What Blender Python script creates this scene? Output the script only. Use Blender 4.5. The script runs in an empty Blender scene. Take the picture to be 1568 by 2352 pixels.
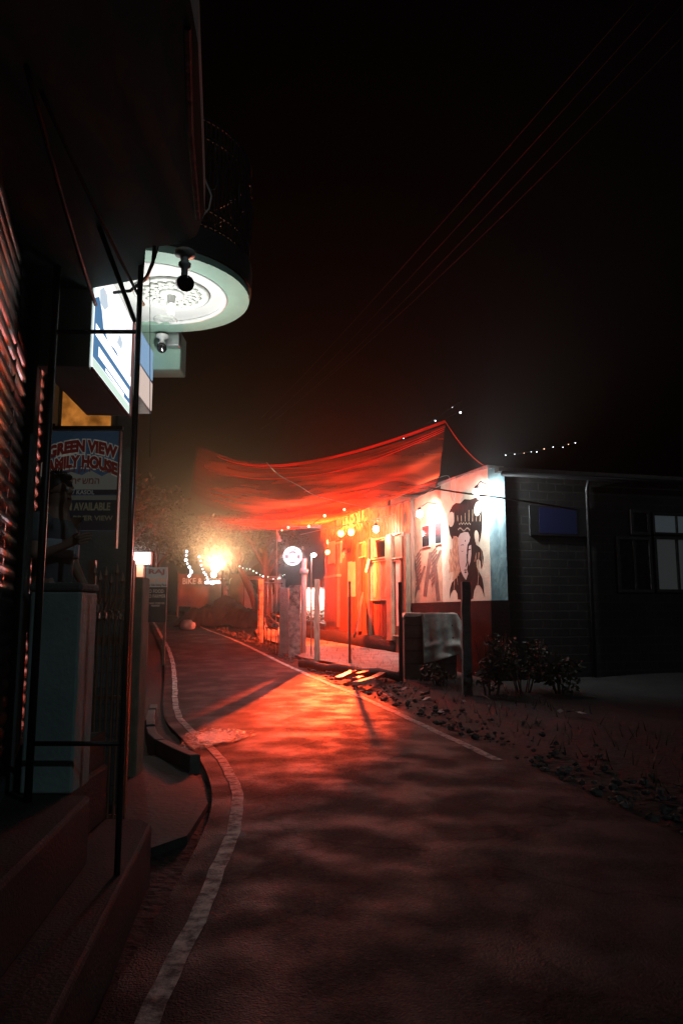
import bpy, bmesh, math, random
from math import radians as R, sin, cos, pi
from mathutils import Vector as V, Matrix

random.seed(7)
SC = bpy.context.scene
COL = SC.collection

# ------------------------------------------------------------------ camera, sky, exposure
FPX, CXP, CYP, HOR = 1700.0, 784.0, 1176.0, 1412.0
PITCH = math.atan((HOR - CYP) / FPX)
CAMZ = 1.6
cam = bpy.data.cameras.new('camera'); camo = bpy.data.objects.new('camera', cam); COL.objects.link(camo)
camo.location = (0, 0, CAMZ); camo.rotation_euler = (pi / 2 + PITCH, 0, 0)
cam.sensor_fit = 'VERTICAL'; cam.sensor_height = 24.0; cam.lens = 24.0 * FPX / 2352.0
cam.clip_start = 0.05; cam.clip_end = 1500
SC.camera = camo

world = bpy.data.worlds.new('World'); SC.world = world; world.use_nodes = True
wn = world.node_tree
sky = wn.nodes.new('ShaderNodeTexSky'); sky.sky_type = 'NISHITA'; sky.sun_disc = False
sky.sun_elevation = R(-4); sky.sun_rotation = R(200)
wn.links.new(sky.outputs[0], wn.nodes['Background'].inputs[0])
wn.nodes['Background'].inputs[1].default_value = 0.003

front_fill = bpy.data.lights.new('front_fill', 'SUN'); front_fill.energy = 0.12; front_fill.angle = R(0.5); front_fill.color = (0.72, 0.9, 1.0)  # dim fill added from behind the camera for the camera-facing surfaces
front_fill_obj = bpy.data.objects.new('front_fill', front_fill); COL.objects.link(front_fill_obj)
front_fill_obj.rotation_euler = V((-0.62, 0.62, -0.48)).to_track_quat('-Z', 'Y').to_euler()

SC.view_settings.view_transform = 'Standard'; SC.view_settings.look = 'None'
SC.view_settings.exposure = 0.0; SC.view_settings.gamma = 1.0
SC.render.engine = 'CYCLES'
SC.cycles.use_denoising = True
SC.cycles.max_bounces = 6; SC.cycles.diffuse_bounces = 2; SC.cycles.glossy_bounces = 3
SC.cycles.transparent_max_bounces = 16; SC.cycles.volume_bounces = 0
SC.cycles.sample_clamp_indirect = 6.0

HAZE_DENSITY = 0.002
P_RED, P_FLOOD, P_WHITE, P_WASH, P_FAR, P_THROW = 500.0, 62000.0, 28.0, 560.0, 15000.0, 2000.0

# ------------------------------------------------------------------ measuring helpers
def ray(px, py):
    u = (px - CXP) / FPX; v = (CYP - py) / FPX
    return V((u, cos(PITCH) - v * sin(PITCH), sin(PITCH) + v * cos(PITCH)))
def P(px, py, y):
    d = ray(px, py); t = y / d.y
    return V((d.x * t, y, CAMZ + d.z * t))
def g(y):
    if y <= 12: return 0.0
    if y <= 16: return 0.06 * (y - 12) ** 2 / 8
    if y <= 42: return 0.06 * (y - 14)
    if y <= 48: return 1.68 + 0.06 * (y - 42) - 0.005 * (y - 42) ** 2
    return 1.86
def GP(px, py):
    d = ray(px, py); t = 1.0
    while t < 90:
        p = V((0, 0, CAMZ)) + d * t
        if p.z <= g(p.y): break
        t += 0.02
    return V((p.x, p.y, g(p.y)))

# ------------------------------------------------------------------ materials
def newmat(name):
    m = bpy.data.materials.new(name); m.use_nodes = True
    return m, m.node_tree, m.node_tree.nodes['Principled BSDF']
def mat(name, c1, c2=None, rough=0.7, metal=0.0, scale=6.0, bump=0.0, bscale=40.0, spec=0.5, rvar=0.0, stretch=None, detail=6):
    m, nt, b = newmat(name)
    tc = nt.nodes.new('ShaderNodeTexCoord'); src = tc.outputs['Object']
    if stretch:
        mp = nt.nodes.new('ShaderNodeMapping'); mp.inputs['Scale'].default_value = stretch
        nt.links.new(src, mp.inputs[0]); src = mp.outputs[0]
    b.inputs['Roughness'].default_value = rough; b.inputs['Metallic'].default_value = metal
    b.inputs['Specular IOR Level'].default_value = spec
    if c2 is None:
        c2 = tuple(x * 0.7 for x in c1)
    n = nt.nodes.new('ShaderNodeTexNoise'); n.inputs['Scale'].default_value = scale; n.inputs['Detail'].default_value = detail
    nt.links.new(src, n.inputs['Vector'])
    rp = nt.nodes.new('ShaderNodeValToRGB')
    rp.color_ramp.elements[0].position = 0.35; rp.color_ramp.elements[1].position = 0.65
    rp.color_ramp.elements[0].color = (*c2, 1); rp.color_ramp.elements[1].color = (*c1, 1)
    nt.links.new(n.outputs[0], rp.inputs[0]); nt.links.new(rp.outputs[0], b.inputs['Base Color'])
    if rvar:
        mr = nt.nodes.new('ShaderNodeMapRange')
        mr.inputs['From Min'].default_value = 0.3; mr.inputs['From Max'].default_value = 0.7
        mr.inputs['To Min'].default_value = rough - rvar; mr.inputs['To Max'].default_value = rough + rvar
        nt.links.new(n.outputs[0], mr.inputs[0]); nt.links.new(mr.outputs[0], b.inputs['Roughness'])
    if bump:
        n2 = nt.nodes.new('ShaderNodeTexNoise'); n2.inputs['Scale'].default_value = bscale; n2.inputs['Detail'].default_value = 8
        nt.links.new(src, n2.inputs['Vector'])
        bp = nt.nodes.new('ShaderNodeBump'); bp.inputs['Strength'].default_value = bump; bp.inputs['Distance'].default_value = 0.03
        nt.links.new(n2.outputs[0], bp.inputs['Height']); nt.links.new(bp.outputs[0], b.inputs['Normal'])
    return m
def emit(name, col, s):
    m = bpy.data.materials.new(name); m.use_nodes = True; nt = m.node_tree
    nt.nodes.clear()
    o = nt.nodes.new('ShaderNodeOutputMaterial'); e = nt.nodes.new('ShaderNodeEmission')
    e.inputs[0].default_value = (*col, 1); e.inputs[1].default_value = s
    nt.links.new(e.outputs[0], o.inputs[0])
    return m
def self_lit(name, col, s, rough=0.5):  # faint emission put into the colour in place of light falling on it
    m, nt, b = newmat(name)
    b.inputs['Base Color'].default_value = (*col, 1); b.inputs['Roughness'].default_value = rough
    b.inputs['Emission Color'].default_value = (*col, 1); b.inputs['Emission Strength'].default_value = s
    return m
def brickmat(name, c1, c2, mortar):
    m, nt, b = newmat(name)
    tc = nt.nodes.new('ShaderNodeTexCoord'); mp = nt.nodes.new('ShaderNodeMapping')
    mp.inputs['Rotation'].default_value = (pi / 2, 0, 0)
    br = nt.nodes.new('ShaderNodeTexBrick'); br.inputs['Scale'].default_value = 1.0
    br.inputs['Color1'].default_value = (*c1, 1); br.inputs['Color2'].default_value = (*c2, 1); br.inputs['Mortar'].default_value = (*mortar, 1)
    br.inputs['Brick Width'].default_value = 0.45; br.inputs['Row Height'].default_value = 0.2; br.inputs['Mortar Size'].default_value = 0.018
    nt.links.new(tc.outputs['Object'], mp.inputs[0]); nt.links.new(mp.outputs[0], br.inputs[0])
    sn = nt.nodes.new('ShaderNodeTexNoise'); sn.inputs['Scale'].default_value = 1.1; sn.inputs['Detail'].default_value = 9; sn.inputs['Roughness'].default_value = 0.7
    sr = nt.nodes.new('ShaderNodeMapRange'); sr.inputs['From Min'].default_value = 0.35; sr.inputs['From Max'].default_value = 0.65; sr.inputs['To Min'].default_value = 0.25; sr.inputs['To Max'].default_value = 1.1
    sv = nt.nodes.new('ShaderNodeVectorMath'); sv.operation = 'SCALE'
    nt.links.new(tc.outputs['Object'], sn.inputs[0]); nt.links.new(sn.outputs[0], sr.inputs[0]); nt.links.new(br.outputs[0], sv.inputs[0]); nt.links.new(sr.outputs[0], sv.inputs['Scale'])
    nt.links.new(sv.outputs[0], b.inputs['Base Color'])
    bp = nt.nodes.new('ShaderNodeBump'); bp.inputs['Strength'].default_value = 0.6; bp.inputs['Distance'].default_value = 0.02
    nt.links.new(br.outputs[1], bp.inputs['Height']); bp.invert = True
    nt.links.new(bp.outputs[0], b.inputs['Normal']); b.inputs['Roughness'].default_value = 0.85
    return m

MT = dict(
    dirt=mat('dirt', (0.016, 0.014, 0.012), (0.005, 0.0045, 0.004), 0.85, scale=2.5, bump=1.0, bscale=14),
    concrete=mat('concrete', (0.30, 0.29, 0.27), (0.18, 0.17, 0.16), 0.75, scale=4, bump=0.4, bscale=30),
    wornconcrete=mat('worn_concrete', (0.34, 0.32, 0.29), (0.07, 0.065, 0.06), 0.8, scale=7, bump=0.7, bscale=25),
    floor=mat('forecourt_concrete', (0.26, 0.25, 0.24), (0.14, 0.135, 0.13), 0.6, scale=3, bump=0.3, bscale=20),
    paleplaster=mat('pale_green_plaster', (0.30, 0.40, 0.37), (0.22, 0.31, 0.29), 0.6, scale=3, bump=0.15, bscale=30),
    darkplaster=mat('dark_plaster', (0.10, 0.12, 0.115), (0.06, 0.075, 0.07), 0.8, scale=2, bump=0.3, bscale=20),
    slab=mat('painted_soffit', (0.20, 0.34, 0.32), (0.14, 0.26, 0.245), 0.8, scale=1.6, bump=0.05, bscale=70),
    mint=mat('mint_paint', (0.33, 0.50, 0.40), (0.30, 0.46, 0.37), 0.6, scale=12, bump=0.1, bscale=80),
    white=mat('white_paint', (0.80, 0.79, 0.77), (0.74, 0.73, 0.72), 0.5, scale=5),
    gypsum=mat('white_gypsum', (0.78, 0.78, 0.74), (0.6, 0.62, 0.57), 0.6, scale=20, bump=0.4, bscale=30),
    gold=mat('gilt_trim', (0.45, 0.30, 0.14), (0.3, 0.2, 0.1), 0.4),
    black=mat('black_metal', (0.012, 0.012, 0.013), (0.008, 0.008, 0.009), 0.45, metal=0.0),
    iron=mat('wrought_iron', (0.06, 0.06, 0.065), (0.03, 0.03, 0.035), 0.35, metal=0.6),
    gateiron=mat('painted_gate_iron', (0.30, 0.16, 0.10), (0.2, 0.11, 0.07), 0.35, metal=0.2),
    steel=mat('galvanised_steel', (0.45, 0.46, 0.47), (0.3, 0.31, 0.32), 0.32, metal=0.85, scale=12, stretch=(1, 1, 0.3)),
    shutter=mat('shutter_steel', (0.075, 0.08, 0.08), (0.02, 0.02, 0.02), 0.36, metal=0.9, scale=5, rvar=0.08),
    cable=mat('black_cable', (0.015, 0.015, 0.016), (0.01, 0.01, 0.011), 0.5),
    palecable=mat('pale_cable', (0.55, 0.52, 0.48), (0.45, 0.42, 0.4), 0.4),
    plastic=mat('camera_white', (0.6, 0.6, 0.58), (0.5, 0.5, 0.48), 0.4),
    lens=mat('camera_black', (0.01, 0.01, 0.011), (0.008, 0.008, 0.009), 0.12),
    wood=mat('weathered_timber', (0.17, 0.10, 0.06), (0.07, 0.04, 0.025), 0.7, scale=9, bump=0.5, bscale=18, stretch=(4, 4, 0.5)),
    redwood=mat('red_brown_boards', (0.22, 0.09, 0.055), (0.10, 0.04, 0.028), 0.65, scale=8, bump=0.5, bscale=16, stretch=(5, 5, 0.4)),
    palewood=mat('pale_timber', (0.42, 0.36, 0.28), (0.24, 0.19, 0.14), 0.7, scale=8, bump=0.4, bscale=20, stretch=(4, 4, 0.6)),
    board=mat('pale_board', (0.62, 0.58, 0.55), (0.45, 0.42, 0.4), 0.6, scale=3, bump=0.2, bscale=12),
    darkwood=mat('dark_timber', (0.012, 0.009, 0.008), (0.006, 0.005, 0.0045), 0.75, scale=6, bump=0.8, bscale=15),
    window=mat('dark_window_glass', (0.02, 0.02, 0.022), (0.012, 0.012, 0.014), 0.08, spec=0.6),
    curtain=mat('curtain_cloth', (0.35, 0.22, 0.12), (0.22, 0.12, 0.07), 0.8, scale=9, stretch=(6, 6, 0.6)),
    yellowwall=mat('cream_mural_wall', (0.52, 0.50, 0.38), (0.40, 0.39, 0.30), 0.75, scale=3, bump=0.35, bscale=18),
    bluewall=mat('blue_wall_end', (0.27, 0.38, 0.39), (0.12, 0.20, 0.23), 0.8, scale=3.5, bump=0.35, bscale=14, stretch=(1.5, 1.5, 0.5)),
    maroon=mat('maroon_plinth', (0.012, 0.0045, 0.004), (0.007, 0.003, 0.003), 0.85, spec=0.15, scale=4, bump=0.3, bscale=20),
    brown=mat('brown_wall', (0.36, 0.22, 0.14), (0.20, 0.12, 0.08), 0.8, scale=2.5, bump=0.3, bscale=14),
    brownstripe=mat('brown_mural_paint', (0.10, 0.06, 0.045), (0.05, 0.032, 0.025), 0.75, scale=7),
    buddhadark=mat('dark_mural_paint', (0.014, 0.0125, 0.011), (0.006, 0.0058, 0.0055), 0.85, spec=0.15, scale=6, stretch=(3, 3, 1)),
    buddhagold=mat('gold_mural_paint', (0.50, 0.40, 0.24), (0.10, 0.07, 0.045), 0.6, scale=7, stretch=(5, 5, 1)),
    buddhapale=mat('pale_mural_paint', (0.46, 0.42, 0.38), (0.40, 0.37, 0.33), 0.75, scale=3),
    brick=brickmat('dark_brick', (0.017, 0.0145, 0.012), (0.011, 0.0095, 0.0085), (0.027, 0.026, 0.022)),
    bluepanel=mat('deep_blue_board', (0.012, 0.022, 0.14), (0.01, 0.018, 0.10), 0.5),
    roof=mat('rusty_roof_sheet', (0.11, 0.085, 0.07), (0.06, 0.045, 0.04), 0.55, metal=0.3),
    thatch=mat('dry_thatch', (0.50, 0.40, 0.24), (0.28, 0.21, 0.12), 0.85, scale=15),
    sheet=mat('grey_tarpaulin', (0.56, 0.55, 0.49), (0.30, 0.29, 0.26), 0.55, scale=5, bump=0.25, bscale=25),
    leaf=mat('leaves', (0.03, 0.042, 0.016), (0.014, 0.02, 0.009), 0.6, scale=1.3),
    leafwarm=mat('lit_leaves', (0.10, 0.11, 0.045), (0.05, 0.06, 0.025), 0.6, scale=1.3),  # lighter copy of the leaves, lamplight put into the colour
    bark=mat('bark', (0.10, 0.07, 0.05), (0.05, 0.035, 0.025), 0.85, scale=10, bump=0.8, bscale=18),
    stone=mat('rubble_stone', (0.16, 0.15, 0.14), (0.05, 0.047, 0.045), 0.8, scale=5, bump=0.5, bscale=30),
    paper=mat('scrap_paper', (0.55, 0.53, 0.5), (0.4, 0.38, 0.36), 0.7),
    redpaint=mat('red_painted_plank', (0.42, 0.05, 0.03), (0.25, 0.035, 0.025), 0.5, scale=8),
    sack=mat('white_sacking', (0.62, 0.60, 0.57), (0.45, 0.44, 0.42), 0.7, bump=0.4, bscale=12),
    skin=mat('skin', (0.32, 0.19, 0.13), (0.28, 0.165, 0.115), 0.55),
    hair=mat('dark_hair', (0.012, 0.01, 0.009), (0.008, 0.007, 0.006), 0.5, stretch=(1, 1, 8)),
    shirt=mat('grey_shirt', (0.13, 0.155, 0.165), (0.09, 0.11, 0.12), 0.85, scale=8),
    palecloth=mat('pale_cloth_panel', (0.40, 0.47, 0.50), (0.33, 0.39, 0.42), 0.8),
    trousers=mat('dark_trousers', (0.03, 0.032, 0.04), (0.02, 0.022, 0.028), 0.8),
    blueink=mat('blue_board', (0.05, 0.11, 0.22), (0.035, 0.08, 0.17), 0.5),
    orangepost=mat('orange_brown_post', (0.40, 0.17, 0.09), (0.28, 0.12, 0.07), 0.6),
    olive=mat('olive_plaster', (0.20, 0.20, 0.14), (0.13, 0.135, 0.10), 0.8),
    blackboard=mat('blackboard', (0.02, 0.019, 0.019), (0.014, 0.013, 0.013), 0.6),
    chalk=self_lit('chalk_lettering', (0.55, 0.5, 0.42), 0.03),
    banner=mat('orange_banner', (0.26, 0.09, 0.03), (0.17, 0.06, 0.02), 0.7, scale=2),
    signwhite=mat('sign_pale_paint', (0.55, 0.55, 0.5), (0.42, 0.44, 0.42), 0.6),
    signred=mat('sign_red_paint', (0.35, 0.06, 0.04), (0.28, 0.05, 0.035), 0.6),
    glow_white=emit('lamp_white', (0.93, 0.97, 1.0), 25.0),
    glow_warm=emit('lamp_warm', (1.0, 0.8, 0.55), 22.0),
    glow_yellow=emit('lamp_yellow', (1.0, 0.72, 0.12), 18.0),
    glow_red=emit('lamp_red', (1.0, 0.10, 0.05), 25.0),
    glow_cool=emit('lamp_cool', (0.75, 0.8, 1.0), 30.0),
    glow_fairy=emit('fairy_white', (0.9, 0.93, 1.0), 6.0),
    glow_fairywarm=emit('fairy_warm', (1.0, 0.55, 0.3), 5.0),
    glow_fairygreen=emit('fairy_green', (0.4, 1.0, 0.75), 3.0),
    neon=emit('neon_white', (0.92, 0.93, 1.0), 2.6),
    neonred=emit('neon_backing_glow', (0.50, 0.22, 0.30), 0.7),
)
# wet, patchy asphalt
def asphalt():
    m, nt, b = newmat('asphalt')
    tc = nt.nodes.new('ShaderNodeTexCoord')
    def noise(s, d=6, st=None):
        n = nt.nodes.new('ShaderNodeTexNoise'); n.inputs['Scale'].default_value = s; n.inputs['Detail'].default_value = d
        if st:
            mp = nt.nodes.new('ShaderNodeMapping'); mp.inputs['Scale'].default_value = st
            nt.links.new(tc.outputs['Object'], mp.inputs[0]); nt.links.new(mp.outputs[0], n.inputs[0])
        else: nt.links.new(tc.outputs['Object'], n.inputs[0])
        return n
    big, mid, fine = noise(1.9, 9), noise(36, 8), noise(80, 8)
    rp = nt.nodes.new('ShaderNodeValToRGB'); rp.color_ramp.elements[0].position = 0.32; rp.color_ramp.elements[1].position = 0.68
    rp.color_ramp.elements[0].color = (0.011, 0.011, 0.012, 1); rp.color_ramp.elements[1].color = (0.046, 0.044, 0.042, 1)
    add = nt.nodes.new('ShaderNodeMath'); add.operation = 'MULTIPLY_ADD'; add.inputs[1].default_value = 0.24
    nt.links.new(big.outputs[0], add.inputs[0]); 
    ml = nt.nodes.new('ShaderNodeMath'); ml.operation = 'MULTIPLY'; ml.inputs[1].default_value = 0.76
    nt.links.new(mid.outputs[0], ml.inputs[0]); nt.links.new(ml.outputs[0], add.inputs[2])
    nt.links.new(add.outputs[0], rp.inputs[0])
    vo = nt.nodes.new('ShaderNodeTexVoronoi'); vo.feature = 'DISTANCE_TO_EDGE'; vo.inputs['Scale'].default_value = 0.55
    wn_ = noise(3.0, 5); ad = nt.nodes.new('ShaderNodeVectorMath'); ad.operation = 'MULTIPLY_ADD'; ad.inputs[1].default_value = (0.5, 0.5, 0.5)
    nt.links.new(wn_.outputs[1], ad.inputs[0]); nt.links.new(tc.outputs['Object'], ad.inputs[2]); nt.links.new(ad.outputs[0], vo.inputs['Vector'])
    cr = nt.nodes.new('ShaderNodeMapRange'); cr.inputs['From Min'].default_value = 0.004; cr.inputs['From Max'].default_value = 0.014; cr.inputs['To Min'].default_value = 0.35; nt.links.new(vo.outputs['Distance'], cr.inputs[0])
    mc = nt.nodes.new('ShaderNodeVectorMath'); mc.operation = 'SCALE'; nt.links.new(rp.outputs[0], mc.inputs[0]); nt.links.new(cr.outputs[0], mc.inputs['Scale'])
    nt.links.new(mc.outputs[0], b.inputs['Base Color'])
    mr = nt.nodes.new('ShaderNodeMapRange'); mr.inputs['From Min'].default_value = 0.38; mr.inputs['From Max'].default_value = 0.62
    mr.inputs['From Min'].default_value = 0.40; mr.inputs['From Max'].default_value = 0.64; mr.inputs['To Min'].default_value = 0.84; mr.inputs['To Max'].default_value = 0.56
    nt.links.new(big.outputs[0], mr.inputs[0]); nt.links.new(mr.outputs[0], b.inputs['Roughness'])
    b.inputs['Specular IOR Level'].default_value = 0.22
    b1 = nt.nodes.new('ShaderNodeBump'); b1.inputs['Strength'].default_value = 1.0; b1.inputs['Distance'].default_value = 0.02
    nt.links.new(fine.outputs[0], b1.inputs['Height'])
    b2 = nt.nodes.new('ShaderNodeBump'); b2.inputs['Strength'].default_value = 0.4; b2.inputs['Distance'].default_value = 0.012
    nt.links.new(noise(22, 6).outputs[0], b2.inputs['Height']); nt.links.new(b1.outputs[0], b2.inputs['Normal'])
    nt.links.new(b2.outputs[0], b.inputs['Normal'])
    return m
MT['asphalt'] = asphalt()
def worn_line():
    m, nt, b = newmat('worn_white_line')
    tc = nt.nodes.new('ShaderNodeTexCoord')
    n = nt.nodes.new('ShaderNodeTexNoise'); n.inputs['Scale'].default_value = 9; n.inputs['Detail'].default_value = 9; n.inputs['Roughness'].default_value = 0.7
    nt.links.new(tc.outputs['Object'], n.inputs[0])
    rp = nt.nodes.new('ShaderNodeValToRGB'); rp.color_ramp.elements[0].position = 0.40; rp.color_ramp.elements[1].position = 0.60
    rp.color_ramp.elements[0].color = (0.05, 0.048, 0.046, 1); rp.color_ramp.elements[1].color = (0.62, 0.60, 0.56, 1)
    nt.links.new(n.outputs[0], rp.inputs[0]); nt.links.new(rp.outputs[0], b.inputs['Base Color'])
    wr_ = nt.nodes.new('ShaderNodeTexNoise'); wr_.inputs['Scale'].default_value = 16; wr_.inputs['Detail'].default_value = 10; wr_.inputs['Roughness'].default_value = 0.75
    wa = nt.nodes.new('ShaderNodeMapRange'); wa.inputs['From Min'].default_value = 0.33; wa.inputs['From Max'].default_value = 0.41
    nt.links.new(tc.outputs['Object'], wr_.inputs[0]); nt.links.new(wr_.outputs[0], wa.inputs[0]); nt.links.new(wa.outputs[0], b.inputs['Alpha'])
    b.inputs['Roughness'].default_value = 0.75
    bp = nt.nodes.new('ShaderNodeBump'); bp.inputs['Strength'].default_value = 0.5; bp.inputs['Distance'].default_value = 0.01
    n2 = nt.nodes.new('ShaderNodeTexNoise'); n2.inputs['Scale'].default_value = 60
    nt.links.new(tc.outputs['Object'], n2.inputs[0]); nt.links.new(n2.outputs[0], bp.inputs['Height']); nt.links.new(bp.outputs[0], b.inputs['Normal'])
    return m
MT['line'] = worn_line()
# red lens flare veil, built as a thin see-through sheet
def flareveil():
    m = bpy.data.materials.new('flare_veil_red'); m.use_nodes = True; nt = m.node_tree; nt.nodes.clear()
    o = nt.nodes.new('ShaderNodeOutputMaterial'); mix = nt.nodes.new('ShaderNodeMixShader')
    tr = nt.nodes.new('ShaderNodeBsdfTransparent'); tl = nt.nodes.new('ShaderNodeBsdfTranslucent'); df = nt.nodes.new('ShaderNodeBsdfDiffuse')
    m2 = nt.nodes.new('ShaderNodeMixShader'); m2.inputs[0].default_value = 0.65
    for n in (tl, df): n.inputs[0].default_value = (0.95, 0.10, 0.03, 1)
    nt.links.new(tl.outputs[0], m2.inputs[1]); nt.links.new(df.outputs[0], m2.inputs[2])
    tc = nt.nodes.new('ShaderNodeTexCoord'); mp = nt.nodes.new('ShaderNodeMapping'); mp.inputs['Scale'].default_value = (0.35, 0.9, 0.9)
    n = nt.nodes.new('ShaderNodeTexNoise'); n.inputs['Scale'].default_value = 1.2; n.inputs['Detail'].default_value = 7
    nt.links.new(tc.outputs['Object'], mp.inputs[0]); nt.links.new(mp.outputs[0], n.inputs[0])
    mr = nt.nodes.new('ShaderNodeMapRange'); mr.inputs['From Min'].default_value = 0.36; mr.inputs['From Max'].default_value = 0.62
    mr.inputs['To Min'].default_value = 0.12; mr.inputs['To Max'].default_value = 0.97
    at = nt.nodes.new('ShaderNodeAttribute'); at.attribute_name = 'veil_fade'; mu_ = nt.nodes.new('ShaderNodeMath'); mu_.operation = 'MULTIPLY'
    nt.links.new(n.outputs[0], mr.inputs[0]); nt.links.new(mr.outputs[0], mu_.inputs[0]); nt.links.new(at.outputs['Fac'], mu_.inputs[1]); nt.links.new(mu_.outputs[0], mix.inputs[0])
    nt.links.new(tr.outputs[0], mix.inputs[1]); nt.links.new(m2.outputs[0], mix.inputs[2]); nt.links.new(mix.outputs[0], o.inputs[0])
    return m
MT['veil'] = flareveil()
MT['stepstone'] = mat('dark_step_stone', (0.022, 0.022, 0.021), (0.012, 0.012, 0.0118), 0.8, scale=4, bump=0.25, bscale=60, detail=10)
def veiledgemat():  # bright edge and streaks of the added red veil
    m = bpy.data.materials.new('veil_edge_red'); m.use_nodes = True; nt = m.node_tree; nt.nodes.clear()
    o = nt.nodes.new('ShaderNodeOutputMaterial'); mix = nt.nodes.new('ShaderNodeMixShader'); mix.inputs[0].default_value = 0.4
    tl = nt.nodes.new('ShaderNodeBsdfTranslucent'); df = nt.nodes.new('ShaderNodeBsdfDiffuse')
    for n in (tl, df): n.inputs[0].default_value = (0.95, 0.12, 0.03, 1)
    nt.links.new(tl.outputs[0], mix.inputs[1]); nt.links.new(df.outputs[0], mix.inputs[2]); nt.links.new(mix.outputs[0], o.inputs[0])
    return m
MT['veil_edge'] = veiledgemat()

# ------------------------------------------------------------------ mesh helpers
BASE = {}
class MB:
    def __init__(s): s.v = []; s.f = []; s.smooth = False
    def add(s, vs, fs):
        n = len(s.v); s.v += [V(p) for p in vs]; s.f += [tuple(i + n for i in f) for f in fs]; return s
    def box8(s, c):
        return s.add(c, [(0, 3, 2, 1), (4, 5, 6, 7), (0, 1, 5, 4), (1, 2, 6, 5), (2, 3, 7, 6), (3, 0, 4, 7)])
    def box(s, x0, x1, y0, y1, z0, z1):
        return s.box8([(x0, y0, z0), (x1, y0, z0), (x1, y1, z0), (x0, y1, z0), (x0, y0, z1), (x1, y0, z1), (x1, y1, z1), (x0, y1, z1)])
    def obox(s, o, a, b, c):
        o, a, b, c = V(o), V(a), V(b), V(c)
        return s.box8([o, o + a, o + a + b, o + b, o + c, o + a + c, o + a + b + c, o + b + c])
    def beam(s, p, q, w, d, up=(0, 0, 1)):
        p, q = V(p), V(q); a = (q - p).normalized(); u = V(up)
        if abs(a.dot(u)) > 0.95: u = V((0, 1, 0))
        r = a.cross(u).normalized(); u = r.cross(a).normalized()
        return s.obox(p - r * w / 2 - u * d / 2, r * w, u * d, q - p)
    def prism(s, poly, z0, z1):
        n = len(poly); vs = [(x, y, z0) for x, y in poly] + [(x, y, z1) for x, y in poly]
        return s.add(vs, [tuple(range(n))[::-1], tuple(range(n, 2 * n))] + [(i, (i + 1) % n, n + (i + 1) % n, n + i) for i in range(n)])
    def tube(s, pts, r, seg=8, cap=True):
        pts = [V(p) for p in pts]; n = len(pts); rs = r if isinstance(r, (list, tuple)) else [r] * n
        b = len(s.v); prev = None
        for i, p in enumerate(pts):
            t = (pts[min(i + 1, n - 1)] - pts[max(i - 1, 0)]).normalized()
            if prev is None:
                u = t.cross(V((0, 0, 1)) if abs(t.z) < 0.9 else V((1, 0, 0))).normalized()
            else: u = (prev - t * prev.dot(t)).normalized()
            prev = u; w = t.cross(u)
            for k in range(seg):
                a = 2 * pi * k / seg; s.v.append(p + (u * cos(a) + w * sin(a)) * rs[i])
        for i in range(n - 1):
            for k in range(seg):
                k2 = (k + 1) % seg
                s.f.append((b + i * seg + k, b + i * seg + k2, b + (i + 1) * seg + k2, b + (i + 1) * seg + k))
        if cap:
            s.f.append(tuple(b + k for k in range(seg))[::-1]); s.f.append(tuple(b + (n - 1) * seg + k for k in range(seg)))
        return s
    def lathe(s, c, prof, seg=16, axis=(0, 0, 1)):
        ax = V(axis).normalized(); u = ax.cross(V((1, 0, 0)) if abs(ax.x) < 0.9 else V((0, 1, 0))).normalized(); w = ax.cross(u); b = len(s.v); c = V(c)
        for r, z in prof:
            for k in range(seg):
                a = 2 * pi * k / seg; s.v.append(c + ax * z + (u * cos(a) + w * sin(a)) * max(r, 1e-4))
        for i in range(len(prof) - 1):
            for k in range(seg):
                k2 = (k + 1) % seg
                s.f.append((b + i * seg + k, b + i * seg + k2, b + (i + 1) * seg + k2, b + (i + 1) * seg + k))
        return s
    def ball(s, c, r, seg=10, sq=(1, 1, 1)):
        n = seg // 2 + 1; c = V(c); b = len(s.v)
        for i in range(n):
            th = pi * i / (n - 1)
            for k in range(seg):
                a = 2 * pi * k / seg
                s.v.append(c + V((r * sq[0] * max(sin(th), 1e-3) * cos(a), r * sq[1] * max(sin(th), 1e-3) * sin(a), r * sq[2] * cos(th))))
        for i in range(n - 1):
            for k in range(seg):
                k2 = (k + 1) % seg
                s.f.append((b + i * seg + k, b + (i + 1) * seg + k, b + (i + 1) * seg + k2, b + i * seg + k2))
        return s
    def grid(s, rows):
        b = len(s.v); n = len(rows[0])
        for r in rows: s.v += [V(p) for p in r]
        for i in range(len(rows) - 1):
            for k in range(n - 1):
                s.f.append((b + i * n + k, b + i * n + k + 1, b + (i + 1) * n + k + 1, b + (i + 1) * n + k))
        return s
    def build(s, name, material, parent=None, smooth=None, bevel=0.0, solid=0.0):
        if parent is None:
            xs = [p.x for p in s.v]; ys = [p.y for p in s.v]; zs = [p.z for p in s.v]
            base = V(((min(xs) + max(xs)) / 2, (min(ys) + max(ys)) / 2, min(zs)))
        else: base = BASE[parent.name]
        me = bpy.data.meshes.new(name); me.from_pydata([p - base for p in s.v], [], s.f); me.update()
        bm = bmesh.new(); bm.from_mesh(me); bmesh.ops.recalc_face_normals(bm, faces=bm.faces); bm.to_mesh(me); bm.free()
        me.materials.append(MT[material] if isinstance(material, str) else material)
        o = bpy.data.objects.new(name, me); COL.objects.link(o)
        if parent is None: o.location = base
        else: o.parent = parent
        BASE[o.name] = base
        if smooth if smooth is not None else s.smooth:
            for p in me.polygons: p.use_smooth = True
        if solid:
            md = o.modifiers.new('thick', 'SOLIDIFY'); md.thickness = solid
        if bevel:
            md = o.modifiers.new('bevel', 'BEVEL'); md.width = bevel; md.segments = 2; md.limit_method = 'ANGLE'
        return o
def tag(o, label=None, cat=None, group=None, kind=None):
    if label: o['label'] = label
    if cat: o['category'] = cat
    if group: o['group'] = group
    if kind: o['kind'] = kind
    return o
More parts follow.
